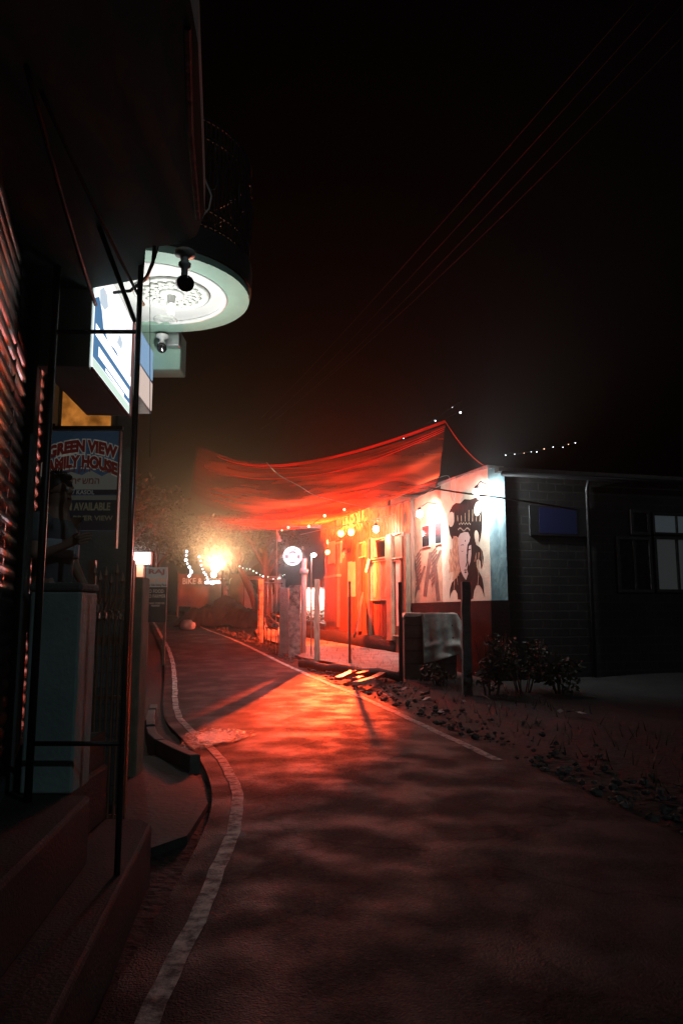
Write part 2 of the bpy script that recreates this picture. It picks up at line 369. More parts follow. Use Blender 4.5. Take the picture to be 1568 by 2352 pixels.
def thing(name, loc, label, cat, group=None):
    o = bpy.data.objects.new(name, None); COL.objects.link(o); o.location = loc; o.empty_display_size = 0.2
    BASE[o.name] = V(loc); return tag(o, label, cat, group)
def light(parent, loc, col, power, radius=0.05, kind='POINT', aim=None, spot=None):
    L = bpy.data.lights.new('lamp_light', kind); L.color = col; L.energy = power
    L.shadow_soft_size = radius
    if kind == 'SPOT': L.spot_size = spot or R(120); L.spot_blend = 1.0 if power > 20000 else 0.6
    o = bpy.data.objects.new('lamp_light', L); COL.objects.link(o); o.parent = parent
    o.location = V(loc) - BASE[parent.name]
    if aim is not None: o.rotation_euler = (V(aim) - V(loc)).to_track_quat('-Z', 'Y').to_euler()
    return o
def textmesh(txt, size, offset=0.0, arc=0.0, spacing=1.0):
    c = bpy.data.curves.new('t', 'FONT'); c.body = txt; c.size = size; c.align_x = 'CENTER'; c.align_y = 'CENTER'
    c.offset = offset; c.resolution_u = 3; c.space_character = spacing
    o = bpy.data.objects.new('t', c); COL.objects.link(o)
    dg = bpy.context.evaluated_depsgraph_get(); me = bpy.data.meshes.new_from_object(o.evaluated_get(dg))
    vs = [V((p.co.x, p.co.y, 0)) for p in me.vertices]; fs = [tuple(p.vertices) for p in me.polygons]
    bpy.data.objects.remove(o); bpy.data.curves.remove(c); bpy.data.meshes.remove(me)
    return vs, fs
def put_text(mb, txt, size, origin, right, up, nrm, dx=0, dy=0, offset=0.0, arc=0.0, lift=0.004, width=None, height=None, circ=None):
    vs, fs = textmesh(txt, size, offset)
    if not vs: return mb
    x0 = min(p.x for p in vs); x1 = max(p.x for p in vs); y0 = min(p.y for p in vs); y1 = max(p.y for p in vs)
    sx = (width / (x1 - x0)) if width else 1; sy = (height / (y1 - y0)) if height else 1
    out = []
    for p in vs:
        x = (p.x - (x0 + x1) / 2) * sx; y = (p.y - (y0 + y1) / 2) * sy
        if circ:
            a = pi / 2 - x / circ; rr = circ + y; x, y = rr * cos(a), rr * sin(a)
        else:
            y -= arc * x * x
        out.append(V(origin) + V(right) * (x + dx) + V(up) * (y + dy) + V(nrm) * lift)
    return mb.add(out, fs)
def catenary(a, b, sag, n=24, wob=0.0):
    a, b = V(a), V(b); out = []
    for i in range(n + 1):
        t = i / n; p = a.lerp(b, t); p.z -= 4 * sag * t * (1 - t)
        if wob: p += V((random.uniform(-wob, wob), random.uniform(-wob, wob), random.uniform(-wob, wob)))
        out.append(p)
    return out

# ------------------------------------------------------------------ ground, road, markings, forecourt
def spread(a, b, n, k=2.0):
    return [a + (b - a) * i / n for i in range(n + 1)]
ys = [-30, -15, -6, 0] + spread(2, 50, 60) + [56, 65, 80, 100, 130, 170]
xs = [-120, -80, -50, -30, -20, -14] + spread(-10, 10, 40) + [14, 20, 30, 50, 80, 120]
def rough(x, y):
    return 0.03 * sin(1.7 * x + 0.6 * y) * sin(0.9 * y - 0.7 * x) + 0.02 * sin(4.1 * x) * sin(3.3 * y)
def bank(x, y):
    # roadside shoulders rise a little away from the carriageway
    return 0.0
tag(MB().grid([[(x, y, g(y) - 0.045 + 0.6 * rough(x, y)) for x in xs] for y in ys]).build('ground', 'dirt', smooth=True), kind='structure')

LPX = [(350, 2330), (440, 2150), (500, 2010), (540, 1910), (553, 1850), (545, 1810), (520, 1762), (480, 1712), (440, 1682), (412, 1655), (402, 1615), (402, 1570), (398, 1525), (388, 1492), (373, 1465), (358, 1437), (343, 1417)]
RPX = [(1500, 1930), (1300, 1826), (1150, 1752), (1000, 1682), (900, 1634), (815, 1595), (760, 1574), (720, 1557), (640, 1521), (580, 1490), (530, 1467), (480, 1449), (440, 1431), (405, 1415)]
def resample(pts, n, smooth=2):
    pts = [V(p) for p in pts]
    d = [0]
    for a, b in zip(pts, pts[1:]): d.append(d[-1] + (b - a).length)
    out = []
    for i in range(n + 1):
        s = d[-1] * i / n; k = 0
        while k < len(d) - 2 and d[k + 1] < s: k += 1
        t = (s - d[k]) / max(d[k + 1] - d[k], 1e-6); out.append(pts[k].lerp(pts[k + 1], t))
    for _ in range(smooth):
        out = [out[0]] + [(out[i - 1] + out[i] * 2 + out[i + 1]) / 4 for i in range(1, n)] + [out[-1]]
    for p in out: p.z = g(p.y)
    return out
Lp = [V((-0.70, -6, 0)), V((-0.72, 0, 0))] + [GP(*p) for p in LPX]
Rp = [V((5.2, -6, 0)), V((3.8, 1, 0))] + [GP(*p) for p in RPX]
# carry both edges on along the bend, out of sight behind the guesthouse
Lp += [Lp[-1] + V((-6, 5, 0)), Lp[-1] + V((-16, 9, 0))]
Rp += [Rp[-1] + V((-6, 4.5, 0)), Rp[-1] + V((-18, 9, 0))]
NR = 320
Lr, Rr = resample(Lp, NR, 14), resample(Rp, NR, 14)
rows = []
for a, b in zip(Lr, Rr):
    w = (b - a); w.z = 0; w.normalize()
    a2, b2 = a - w * 0.22, b + w * 0.22
    rows.append([(lambda q, k: (q.x, q.y, g(q.y) + 0.004 + 0.03 * (1 - (2 * k / 10 - 1) ** 2)))(a2.lerp(b2, k / 10), k) for k in range(11)])
tag(MB().grid(rows).build('road', 'asphalt', smooth=True), kind='structure')
def stripe(line, w, inset, other, i0, i1):
    m = MB(); rr = []
    for i in range(i0, i1):
        a, b = line[i], other[i]; d = (b - a); d.z = 0; d.normalize()
        j = 0.006 * sin(i * 0.9) + 0.005 * sin(i * 2.3)
        p, q = a + d * (inset - w / 2 + j), a + d * (inset + w / 2 + j)
        rr.append([(p.x, p.y, g(p.y) + 0.0155), (q.x, q.y, g(q.y) + 0.0165)])
    return m.grid(rr)
tag(stripe(Lr, 0.10, 0.0, Rr, 20, NR).build('left_edge_line', 'line', smooth=True), kind='structure')
tag(stripe(Rr, 0.12, 0.0, Lr, next(i for i, p in enumerate(Rr) if p.y > 8.3), NR).build('right_edge_line', 'line', smooth=True), kind='structure')
# concrete apron between the steps and the left line
ap = [GP(*p) for p in [(215, 2010), (300, 1745), (360, 1738), (455, 1790), (478, 1850), (430, 1925), (330, 1960)]]
tag(MB().prism([(p.x, p.y) for p in ap], -0.05, 0.016).build('pavement', mat('apron_concrete', (0.045, 0.045, 0.045), (0.025, 0.025, 0.025), 0.8, scale=2, bump=0.3, bscale=20)), kind='structure')
# puddle on the road beside the left line
pc = GP(490, 1698)
pm, pnt, pb = newmat('puddle_water'); pb.inputs['Base Color'].default_value = (0.02, 0.02, 0.02, 1); pb.inputs['Roughness'].default_value = 0.22
n_ = pnt.nodes.new('ShaderNodeTexNoise'); n_.inputs['Scale'].default_value = 38; n_.inputs['Detail'].default_value = 6
bp_ = pnt.nodes.new('ShaderNodeBump'); bp_.inputs['Strength'].default_value = 1.0; bp_.inputs['Distance'].default_value = 0.03
tc_ = pnt.nodes.new('ShaderNodeTexCoord'); pnt.links.new(tc_.outputs['Object'], n_.inputs[0]); pnt.links.new(n_.outputs[0], bp_.inputs['Height']); pnt.links.new(bp_.outputs[0], pb.inputs['Normal'])
poly = []
for k in range(26):
    a = 2 * pi * k / 26; r = 1 + 0.25 * sin(3 * a + 1) + 0.12 * sin(7 * a)
    poly.append((pc.x + 0.45 * r * cos(a), pc.y + 0.85 * r * sin(a)))
rpn = pnt.nodes.new('ShaderNodeValToRGB'); rpn.color_ramp.elements[0].position = 0.345; rpn.color_ramp.elements[1].position = 0.385
nn = pnt.nodes.new('ShaderNodeTexNoise'); nn.inputs['Scale'].default_value = 19; nn.inputs['Detail'].default_value = 7; nn.inputs['Roughness'].default_value = 0.65
pnt.links.new(tc_.outputs['Object'], nn.inputs[0]); vl = pnt.nodes.new('ShaderNodeVectorMath'); vl.operation = 'LENGTH'; mpp = pnt.nodes.new('ShaderNodeMapping'); mpp.inputs['Scale'].default_value = (1.9, 1.0, 1.0)
pnt.links.new(tc_.outputs['Object'], mpp.inputs[0]); pnt.links.new(mpp.outputs[0], vl.inputs[0])
sub = pnt.nodes.new('ShaderNodeMath'); sub.operation = 'MULTIPLY_ADD'; sub.inputs[1].default_value = -0.22
pnt.links.new(vl.outputs['Value'], sub.inputs[0]); pnt.links.new(nn.outputs[0], sub.inputs[2]); pnt.links.new(sub.outputs[0], rpn.inputs[0]); pnt.links.new(rpn.outputs[0], pb.inputs['Alpha'])
tag(MB().add([(x, y, g(y) + 0.040) for x, y in poly], [tuple(range(26))]).build('puddle', pm), kind='structure')

# cafe forecourt
CO = V((P(1128, 1400, 17.0).x, 17.0, 0)); VD = V((-0.36, 1.0, 0)).normalized(); VN = V((-VD.y, VD.x, 0))   # facade line: corner, along, towards the road
def fac(s, off, z): return V((CO.x + VD.x * s + VN.x * off, CO.y + VD.y * s + VN.y * off, z))
def FP(px, py, off=0.0):
    d = ray(px, py); o = V((0, 0, CAMZ)); c = fac(0, off, 0)
    return o + d * ((c - o).dot(VN) / d.dot(VN))
def FS(px, off=0.0): return (FP(px, 1300, off) - CO).dot(VD)
fc = []
f0 = [fac(s, 0.0, 0) for s in (4.0, 6, 8, 10, 12, 14, 16)]
f1 = [GP(*p) for p in [(905, 1552), (860, 1545), (800, 1530), (740, 1520), (690, 1512), (640, 1480), (585, 1462)]]
rows = [[(p.lerp(q, t).x, p.lerp(q, t).y, g(p.lerp(q, t).y) + 0.03) for t in (0, .2, .4, .6, .8, 1)] for p, q in zip(f0, f1)]
tag(MB().grid(rows).build('forecourt', 'floor', smooth=True), kind='structure')

# ------------------------------------------------------------------ guesthouse on the left
def gx(y): return -0.62 - 0.30 * y
FT = V((-0.30, 1, 0)).normalized(); FN = V((FT.y, -FT.x, 0))
def gp(y, off, z): return V((gx(y) + FN.x * off, y + FN.y * off, z))
house = thing('guesthouse', (-2.4, 4.5, 0), 'dark plastered guesthouse with roller shutters, steps and a round balcony, along the left edge', 'building')
def fbox(m, y0, y1, o0, o1, z0, z1):
    a = gp(y0, o0, z0); return m.obox(a, gp(y1, o0, z0) - a, gp(y0, o1, z0) - a, V((0, 0, z1 - z0)))
m = MB(); fbox(m, 0.35, 6.95, -0.35, 0, -0.1, 7.6)
m.box(-2.85, -1.95, 6.72, 6.95, -0.1, 4.1)
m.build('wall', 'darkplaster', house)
def corrugated(y0, y1, z0, z1, pitch=0.085, amp=0.016):
    m = MB(); n = int((z1 - z0) / pitch); rows = []
    for i in range(n * 6 + 1):
        z = z0 + (z1 - z0) * i / (n * 6); ph = (i % 6) / 6.0
        off = 0.028 + amp * (1 - abs(2 * ph - 1) ** 2.2)
        rows.append([gp(y0, off, z), gp((y0 + y1) / 2, off, z), gp(y1, off, z)])
    return m.grid(rows)
for (a, b, z0, z1) in ((2.4, 4.14, 0.66, 3.5), (4.44, 5.06, 0.66, 3.5)):
    s = corrugated(a, b, z0, z1).build('roller_shutter', 'shutter', house)
    m = MB(); fbox(m, a, b, 0.004, 0.06, z0 - 0.02, z0 + 0.08); m.build('bottom_rail', 'steel', s)
for (a, b, o) in ((4.15, 4.40, 0.09), (5.08, 5.22, 0.09)):
    m = MB(); fbox(m, a, b, 0.002, o, 0.64, 3.54); m.build('door_post', 'darkplaster', house, bevel=0.015)
for y in (4.425, 5.07):
    m = MB(); fbox(m, y - 0.014, y + 0.014, 0.0, 0.055, 0.66, 3.5); m.build('shutter_guide', 'steel', house)
# steps
m = MB(); m.prism([(-0.80, 0.9), (-0.93, 2.6), (-1.19, 4.88), (-1.28, 5.0), (-2.2, 5.0), (gx(0.9) - 0.1, 0.9)], -0.1, 0.30); m.build('step', 'stepstone', house, bevel=0.02)
m = MB(); m.prism([(-1.14, 2.0), (-1.20, 2.7), (-1.33, 4.10), (-1.50, 4.14), (-1.50, 4.95), (-2.2, 4.95), (gx(2.0) - 0.1, 2.0)], 0.302, 0.65); m.build('step', 'stepstone', house, bevel=0.02)
# low wall pillar further along the front
m = MB(); pa = P(284, 1600, 7.6); pb2 = P(318, 1600, 7.6)
m.box(pa.x, pb2.x, 7.6, 7.9, -0.1, P(300, 1325, 7.6).z); 
tag(m.build('wall_pillar', 'olive', bevel=0.02), 'narrow dim olive plaster pillar just right of the iron gate', 'pillar')
# overhanging awning slab
def Ps(px, py, z):
    d = ray(px, py); t = (z - CAMZ) / d.z; return V((d.x * t, d.y * t, z))
SZ = 3.55
edge = [(-0.42, 0.4), (-0.44, 1.4)] + [(p.x, p.y) for p in (Ps(455, 100, SZ), Ps(464, 320, SZ), Ps(470, 490, SZ), Ps(452, 540, SZ), Ps(425, 558, SZ), Ps(335, 570, SZ), Ps(330, 640, SZ), Ps(200, 664, SZ))] + [(gx(4.5) - 0.05, 4.5), (gx(0.4) - 0.05, 0.4)]
m = MB(); m.prism(edge, SZ, SZ + 0.17); aw = m.build('awning_slab', 'slab', house)
m = MB()
for q in ([Ps(430, 60, SZ), Ps(437, 300, SZ), Ps(455, 500, SZ)],):
    m.tube([p - V((0, 0, 0.004)) for p in q], 0.014, 6)
m.build('drip_edge', 'darkplaster', aw)
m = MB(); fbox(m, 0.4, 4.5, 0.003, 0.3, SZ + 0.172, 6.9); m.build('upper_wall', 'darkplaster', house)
# round balcony with ornate soffit
BC = V((-1.49, 5.57, 0))
def dshape(r, n=28, back=-2.42):
    pts = [(BC.x + r * cos(-pi / 2 + pi * i / n), BC.y + r * sin(-pi / 2 + pi * i / n) * 1.0) for i in range(n + 1)]
    return pts + [(back, BC.y + r), (back, BC.y - r)]
bal = MB().prism(dshape(0.772), 4.16, 4.36).build('round_balcony', 'stepstone', house)
# green outer ring, trim, white centre
o_, i_ = dshape(0.755), dshape(0.585); n = len(o_)
m = MB(); m.add([(x, y, 4.10) for x, y in o_] + [(x, y, 4.10) for x, y in i_] + [(x, y, 4.158) for x, y in o_] + [(x, y, 4.158) for x, y in i_],
      [(k, k + 1, n + k + 1, n + k) for k in range(n - 1)] + [(2 * n + k, 2 * n + k + 1, k + 1, k) for k in range(n - 1)] + [(n + k, n + k + 1, 3 * n + k + 1, 3 * n + k) for k in range(n - 1)])
m.build('soffit_ring', 'mint', bal)
m = MB(); m.prism(dshape(0.583), 4.128, 4.157); m.build('soffit_panel', 'white', bal)
m = MB(); m.tube([(x, y, 4.112) for x, y in dshape(0.57)[:29]], 0.018, 8); m.build('trim_moulding', 'white', bal, smooth=True)
m = MB(); m.tube([(x, y, 4.117) for x, y in dshape(0.597)[:29]], 0.011, 6); m.build('trim_gilt_line', 'gold', bal, smooth=True)  # thin gilt-coloured bead outside the white moulding
# rosette
RC = P(395, 655, 5.58); RC.z = 4.128
m = MB()
m.lathe(RC, [(0.30, 0), (0.30, -0.014), (0.275, -0.026), (0.262, -0.012), (0.25, -0.006), (0.0, -0.006)], 40)
for k in range(18):
    a = 2 * pi * k / 18; c = RC + V((0.205 * cos(a), 0.205 * sin(a), -0.008)); m.ball(c, 0.032, 8, (1, 1, 0.6))
    c = RC + V((0.15 * cos(a + 0.17), 0.15 * sin(a + 0.17), -0.010)); m.ball(c, 0.022, 8, (1, 1, 0.7))
    m.tube([RC + V((0.235 * cos(a), 0.235 * sin(a), -0.012)), RC + V((0.19 * cos(a + 0.25), 0.19 * sin(a + 0.25), -0.02)), RC + V((0.12 * cos(a + 0.1), 0.12 * sin(a + 0.1), -0.012))], 0.008, 5)
m.lathe(RC, [(0.10, -0.004), (0.10, -0.022), (0.075, -0.03), (0.05, -0.024), (0.0, -0.024)], 24)
m.build('ceiling_rose', 'gypsum', bal, smooth=True)
# small plaster downlight ring
DC = P(380, 722, 6.10); DC.z = 4.128
m = MB(); m.lathe(DC, [(0.10, 0), (0.10, -0.012), (0.085, -0.02), (0.07, -0.012), (0.055, -0.004), (0.045, -0.012), (0.0, -0.012)], 24); m.build('plaster_ring', 'gypsum', bal, smooth=True)
# beam behind the balcony soffit
m = MB(); m.box(-2.5, -1.46, 6.46, 6.70, 3.80, 4.155); m.build('balcony_beam', 'mint', house, bevel=0.01)
# balcony railing
m = MB(); rail = dshape(0.745)
for z in (4.40, 4.52, 5.08, 5.22): m.tube([(x, y, z) for x, y in rail[:29]], 0.013, 6)
for k in range(0, 57):
    a = -pi / 2 + pi * k / 56; x, y = BC.x + 0.745 * cos(a), BC.y + 0.745 * sin(a)
    m.tube([(x, y, 4.36), (x, y, 5.22)], 0.0065 if k % 4 else 0.012, 5)
    if k % 4 == 2:
        t = V((-sin(a), cos(a), 0)); o = V((cos(a), sin(a), 0)); c = V((x, y, 4.8)) + o * 0.02
        m.tube([c + t * (0.055 * cos(2 * pi * j / 12)) + V((0, 0, 0.13 * sin(2 * pi * j / 12))) for j in range(13)], 0.007, 5)
        m.tube([c + t * (0.03 * cos(2 * pi * j / 10)) + V((0, 0, 0.22 + 0.035 * sin(2 * pi * j / 10))) for j in range(11)], 0.006, 5)
m.build('balcony_railing', 'iron', bal)
# orange lamplit wall: its light put into a glowing sheet in a dark frame
w0, w1 = P(146, 985, 6.70), P(225, 890, 6.70)
tm = bpy.data.materials.new('orange_wall_glow'); tm.use_nodes = True; nt = tm.node_tree; nt.nodes.clear()
o = nt.nodes.new('ShaderNodeOutputMaterial'); e = nt.nodes.new('ShaderNodeEmission'); e.inputs[1].default_value = 0.55
n = nt.nodes.new('ShaderNodeTexNoise'); n.inputs['Scale'].default_value = 9; n.inputs['Detail'].default_value = 8; tc = nt.nodes.new('ShaderNodeTexCoord')
rp = nt.nodes.new('ShaderNodeValToRGB'); rp.color_ramp.elements[0].position = 0.3; rp.color_ramp.elements[1].position = 0.7
rp.color_ramp.elements[0].color = (0.22, 0.075, 0.012, 1); rp.color_ramp.elements[1].color = (0.85, 0.30, 0.05, 1)
nt.links.new(tc.outputs['Object'], n.inputs[0]); nt.links.new(n.outputs[0], rp.inputs[0]); nt.links.new(rp.outputs[0], e.inputs[0]); nt.links.new(e.outputs[0], o.inputs[0])
m = MB(); m.box(w0.x - 0.04, w1.x + 0.2, 6.66, 6.72, w0.z - 0.04, w1.z + 0.3); tr = m.build('lit_wall_frame', 'darkplaster', house)
m = MB(); m.box(w0.x, w1.x + 0.15, 6.645, 6.658, w0.z, w1.z + 0.2); m.build('pane', tm, tr)  # glowing sheet standing in for lamplight on the wall, no window

# lamp under the balcony
lamp = thing('ceiling_lamp', tuple(RC + V((0, 0, -0.17))), 'white spiral bulb hanging from the rosette under the round balcony', 'lamp')
m = MB(); m.lathe(RC, [(0.035, -0.02), (0.03, -0.075), (0.022, -0.085), (0.0, -0.085)], 14); m.build('lamp_holder', 'plastic', lamp, smooth=True)
m = MB(); m.tube([RC + V((0.022 * cos(j * 0.7), 0.022 * sin(j * 0.7), -0.09 - j * 0.0032)) for j in range(28)], 0.008, 6); m.build('bulb', emit('bulb_white', (1, 0.98, 0.94), 4.0), lamp, smooth=True)
light(lamp, RC + V((0.0, -0.02, -0.62)), (0.97, 1.0, 0.95), 31.0, 0.04, 'SPOT', RC + V((0, 0, 1)), R(168))

# ------------------------------------------------------------------ light box sign over the shop
lb0, lb1 = P(209, 840, 4.25), P(297, 958, 5.36)
zb, zt = (lb0.z + lb1.z) / 2, (lb0.z + lb1.z) / 2 + 0.74
A, B = V((lb0.x, lb0.y, zb)), V((lb1.x, lb1.y, zb)); LU = (B - A); LL = LU.length; LU = LU.normalized(); LN = V((LU.y, -LU.x, 0))
box = thing('light_box_sign', tuple((A + B) / 2), 'large glowing white and blue light box sign hung over the pavement below the slab', 'sign')
m = MB(); m.obox(A - LN * 0.31, LN * 0.30, LU * LL, V((0, 0, zt - zb))); m.build('housing', mat('light_box_tin', (0.45, 0.58, 0.53), (0.34, 0.46, 0.42), 0.45, metal=0.0, scale=3), box, bevel=0.008)
def lbq(m, a0, a1, b0, b1, lift, sk=0.0):
    q = [(a0 + sk * b0, b0), (a1 + sk * b0, b0), (a1 + sk * b1, b1), (a0 + sk * b1, b1)]
    return m.add([A + LU * (LL * a) + V((0, 0, (zt - zb) * b)) + LN * lift for a, b in q], [(0, 1, 2, 3)])
def lbp(m, pts, lift):
    return m.add([A + LU * (LL * a) + V((0, 0, (zt - zb) * b)) + LN * lift for a, b in pts], [tuple(range(len(pts)))])
m = MB(); lbq(m, 0.012, 0.988, 0.012, 0.988, 0.0); fcs = m.build('lit_face', emit('light_box_white', (0.95, 0.97, 1.0), 1.5), box)
m = MB(); lbp(m, [(0.02, 0.10), (0.02, 0.60), (0.10, 0.66), (0.17, 0.58), (0.22, 0.46), (0.36, 0.40), (0.55, 0.44), (0.70, 0.36), (0.985, 0.40), (0.985, 0.24), (0.985, 0.12)], 0.002); m.build('blue_print', emit('light_box_blue', (0.10, 0.24, 0.45), 0.9), fcs)
m = MB()
for (a0, a1, b0, b1) in ((0.05, 0.985, 0.30, 0.40), (0.13, 0.95, 0.16, 0.245), (0.30, 0.62, 0.425, 0.475), (0.30, 0.80, 0.115, 0.145)): lbq(m, a0, a1, b0, b1, 0.004)
m.build('white_lettering', emit('light_box_letter', (0.97, 0.98, 1.0), 1.7), fcs)
m = MB(); lbq(m, 0.02, 0.98, 0.02, 0.095, 0.004); m.build('mint_band', emit('light_box_mint', (0.75, 0.95, 0.82), 0.95), fcs)
m = MB()
for k in range(26):
    a = 0.06 + 0.034 * k + random.uniform(-0.008, 0.008); b = 0.80 + random.uniform(-0.05, 0.02)
    lbq(m, a, a + 0.012, b, 0.975, 0.004)
m.build('red_streaks', emit('light_box_red', (0.95, 0.62, 0.55), 1.1), fcs)
m = MB(); lbp(m, [(0.10, 0.72), (0.18, 0.80), (0.26, 0.79), (0.30, 0.70), (0.22, 0.62), (0.12, 0.62)], 0.004); gp_m = emit('light_box_grey', (0.62, 0.72, 0.82), 1.0); m.build('grey_print', gp_m, fcs); m = MB(); lbp(m, [(0.55, 0.52), (0.62, 0.64), (0.70, 0.60), (0.68, 0.52)], 0.004)
m.build('grey_print', gp_m, fcs)
m = MB(); m.obox(A + LU * LL - LN * 0.01, LN * 0.024, LU * 0.02, V((0, 0, zt - zb))); m.obox(A - V((0, 0, 0.018)), LN * 0.012 , LU * LL, V((0, 0, 0.018))); m.build('frame', mat('maroon_frame', (0.25, 0.06, 0.05), None, 0.4), box)
m = MB(); m.tube([(A + LU * 0.1 - LN * 0.15 + V((0, 0, zt - zb))), (A + LU * 0.1 - LN * 0.15 + V((0, 0, 1.1)))], 0.012); m.build('hanger', 'iron', box); m = MB(); m.tube([(B - LU * 0.2 - LN * 0.15 + V((0, 0, zt - zb))), (B - LU * 0.2 - LN * 0.15 + V((0, 0, 0.95)))], 0.012); m.build('hanger', 'iron', box)
# smaller light box beyond it
sb = P(313, 905, 5.9); s2 = thing('light_box_sign', (sb.x, 5.9, sb.z), 'small narrow pale blue light box sign just past the large one', 'sign')
m = MB(); m.obox(V((sb.x - 0.12, 5.9, sb.z)), V((0.12, 0, 0)), V((-0.03, 0.6, 0)), V((0, 0, 0.58))); m.build('housing', 'steel', s2)
m = MB(); m.obox(V((sb.x + 0.002, 5.92, sb.z + 0.30)), V((0.005, 0, 0)), V((-0.028, 0.56, 0)), V((0, 0, 0.26))); m.build('lit_face', emit('small_box_blue', (0.30, 0.48, 0.72), 0.8), s2)
m = MB(); m.obox(V((sb.x + 0.002, 5.92, sb.z + 0.02)), V((0.005, 0, 0)), V((-0.028, 0.56, 0)), V((0, 0, 0.25))); m.build('lit_face', emit('small_box_pink', (0.85, 0.66, 0.58), 0.8), s2)
m = MB(); m.tube([V((sb.x - 0.06, 6.15, sb.z + 0.5)), V((sb.x - 0.06, 6.15, 4.12))], 0.012); m.build('hanger', 'iron', s2)

# ------------------------------------------------------------------ hanging board
h0, h1 = P(100, 1218, 4.92), P(275, 990, 4.92)
hb = thing('hanging_board', ((h0.x + h1.x) / 2, 4.92, h0.z), 'printed blue board with big red curved lettering hanging beside the shutters', 'sign')
W_, H_ = h1.x - h0.x, h1.z - h0.z; hc = V(((h0.x + h1.x) / 2, 4.92, h0.z)); hR, hU, hN = V((1, 0, 0)), V((0, 0, 1)), V((0, -1, 0))
m = MB(); m.box(h0.x, h1.x, 4.92, 4.95, h0.z, h1.z); m.build('panel', self_lit('board_blue_print', (0.05, 0.10, 0.17), 0.10), hb)  # light on this board is put in as emission of its print colours
def hq(m, x0, x1, y0, y1, l):
    return m.add([hc + hR * (W_ * (x - 0.5)) + hU * (H_ * y) + hN * l for x, y in ((x0, y0), (x1, y0), (x1, y1), (x0, y1))], [(0, 1, 2, 3)])
m = MB(); pts = [(0.0, 0.40), (0.0, 0.50), (0.1, 0.56), (0.2, 0.52), (0.34, 0.585), (0.5, 0.55), (0.62, 0.60), (0.78, 0.54), (0.9, 0.585), (1.0, 0.555), (1.0, 0.36)]
m.add([hc + hR * (W_ * (x - 0.5)) + hU * (H_ * y) + hN * 0.002 for x, y in pts], [tuple(range(len(pts)))]); m.build('mountain_print', self_lit('board_grey_print', (0.20, 0.20, 0.17), 0.13), hb)
m = MB(); hq(m, 0, 1, 0.352, 0.405, 0.003); hq(m, 0, 1, 0.0, 0.30, 0.003); m.build('dark_band', self_lit('board_dark_print', (0.02, 0.022, 0.03), 0.1), hb)
m = MB(); hq(m, 0, 1, 0.302, 0.345, 0.0035); m.build('pale_band', self_lit('board_pale_print', (0.15, 0.15, 0.12), 0.1), hb)
for mt_, off, lf, nm in ((self_lit('board_halo', (0.42, 0.41, 0.35), 0.13), 0.013, 0.005, 'lettering_outline'), (self_lit('board_red', (0.13, 0.016, 0.014), 0.14), 0.007, 0.008, 'lettering')):
    m = MB()
    for txt, yc, wd in (('GREEN VIEW', 0.845, 0.98), ('FAMILY HOUSE', 0.69, 1.06)):
        put_text(m, txt, 0.105, hc, hR, hU, hN, 0.0 if txt[0] == 'G' else -0.015, H_ * yc, off, arc=0.9, lift=lf, width=W_ * wd * (1.03 if nm != 'lettering' else 1), height=0.088 if nm == 'lettering' else 0.106)
    m.build(nm, mt_, hb)
m = MB()
put_text(m, 'נוף ירוק בבית'[::-1], 0.06, hc, hR, hU, hN, 0.0, H_ * 0.60, 0.001, lift=0.006, width=W_ * 0.68)
put_text(m, 'המשפחתי'[::-1], 0.06, hc, hR, hU, hN, 0.0, H_ * 0.49, 0.001, lift=0.006, width=W_ * 0.5)
m.build('hebrew_lettering', self_lit('board_brown_ink', (0.12, 0.03, 0.02), 0.1), hb)
m = MB()
put_text(m, 'NEW KASOL', 0.04, hc, hR, hU, hN, -0.02, H_ * 0.378, 0.001, lift=0.006, width=W_ * 0.46)
m.build('place_lettering', self_lit('board_grey_ink', (0.22, 0.22, 0.21), 0.13), hb)
m = MB()
put_text(m, 'ROOM AVAILABLE', 0.055, hc, hR, hU, hN, 0.0, H_ * 0.235, 0.002, lift=0.006, width=W_ * 0.84, height=0.055)
oli = self_lit('board_olive_ink', (0.16, 0.15, 0.09), 0.12); m.build('notice_lettering', oli, hb); m = MB()
put_text(m, 'RIVER VIEW', 0.045, hc, hR, hU, hN, 0.09, H_ * 0.12, 0.001, lift=0.006, width=W_ * 0.55)
m.build('notice_lettering', oli, hb)
m = MB(); m.box(h0.x - 0.012, h0.x - 0.001, 4.91, 4.955, h0.z, h1.z); m.box(h1.x + 0.001, h1.x + 0.012, 4.91, 4.955, h0.z - 0.12, h1.z); m.build('frame', mat('red_brown_frame', (0.35, 0.15, 0.10), None, 0.35), hb)
m = MB(); m.box(h0.x - 0.03, h1.x + 0.02, 4.915, 4.95, h1.z + 0.012, h1.z + 0.035); m.box(h0.x - 0.2, h0.x + 0.04, 4.92, 4.95, h1.z + 0.037, h1.z + 0.052); m.build('hanging_bar', 'iron', hb)

# ------------------------------------------------------------------ security cameras
def cctv(loc, aim, lab, drop):
    t = thing('security_camera', loc, lab, 'camera'); L = V(loc)
    m = MB(); m.lathe(L + V((0, 0, drop)), [(0.055, 0), (0.055, -0.02), (0.03, -0.028), (0.022, -0.04), (0.022, -0.06), (0.034, -0.068), (0.034, -0.085), (0.018, -0.095), (0.018, -drop + 0.03)], 14); m.build('bracket', 'plastic', t, smooth=True)
    d = (V(aim)).normalized()
    m = MB(); m.lathe(L - d * 0.06, [(0.0, 0), (0.03, 0.0), (0.04, 0.01), (0.042, 0.12), (0.0, 0.12)], 14, axis=d); m.build('body', 'lens', t, smooth=True)
    m = MB(); m.lathe(L + d * 0.061, [(0.044, -0.03), (0.044, 0.0), (0.026, 0.002), (0.0, 0.006)], 14, axis=d); m.build('lens', 'lens', t, smooth=True)
    return t
q = P(426, 556, 3.78); cctv((q.x, q.y, SZ - 0.20 + 0.02), (0.3, -0.7, -0.35), 'security camera hanging from the far corner of the overhead slab', 0.18)
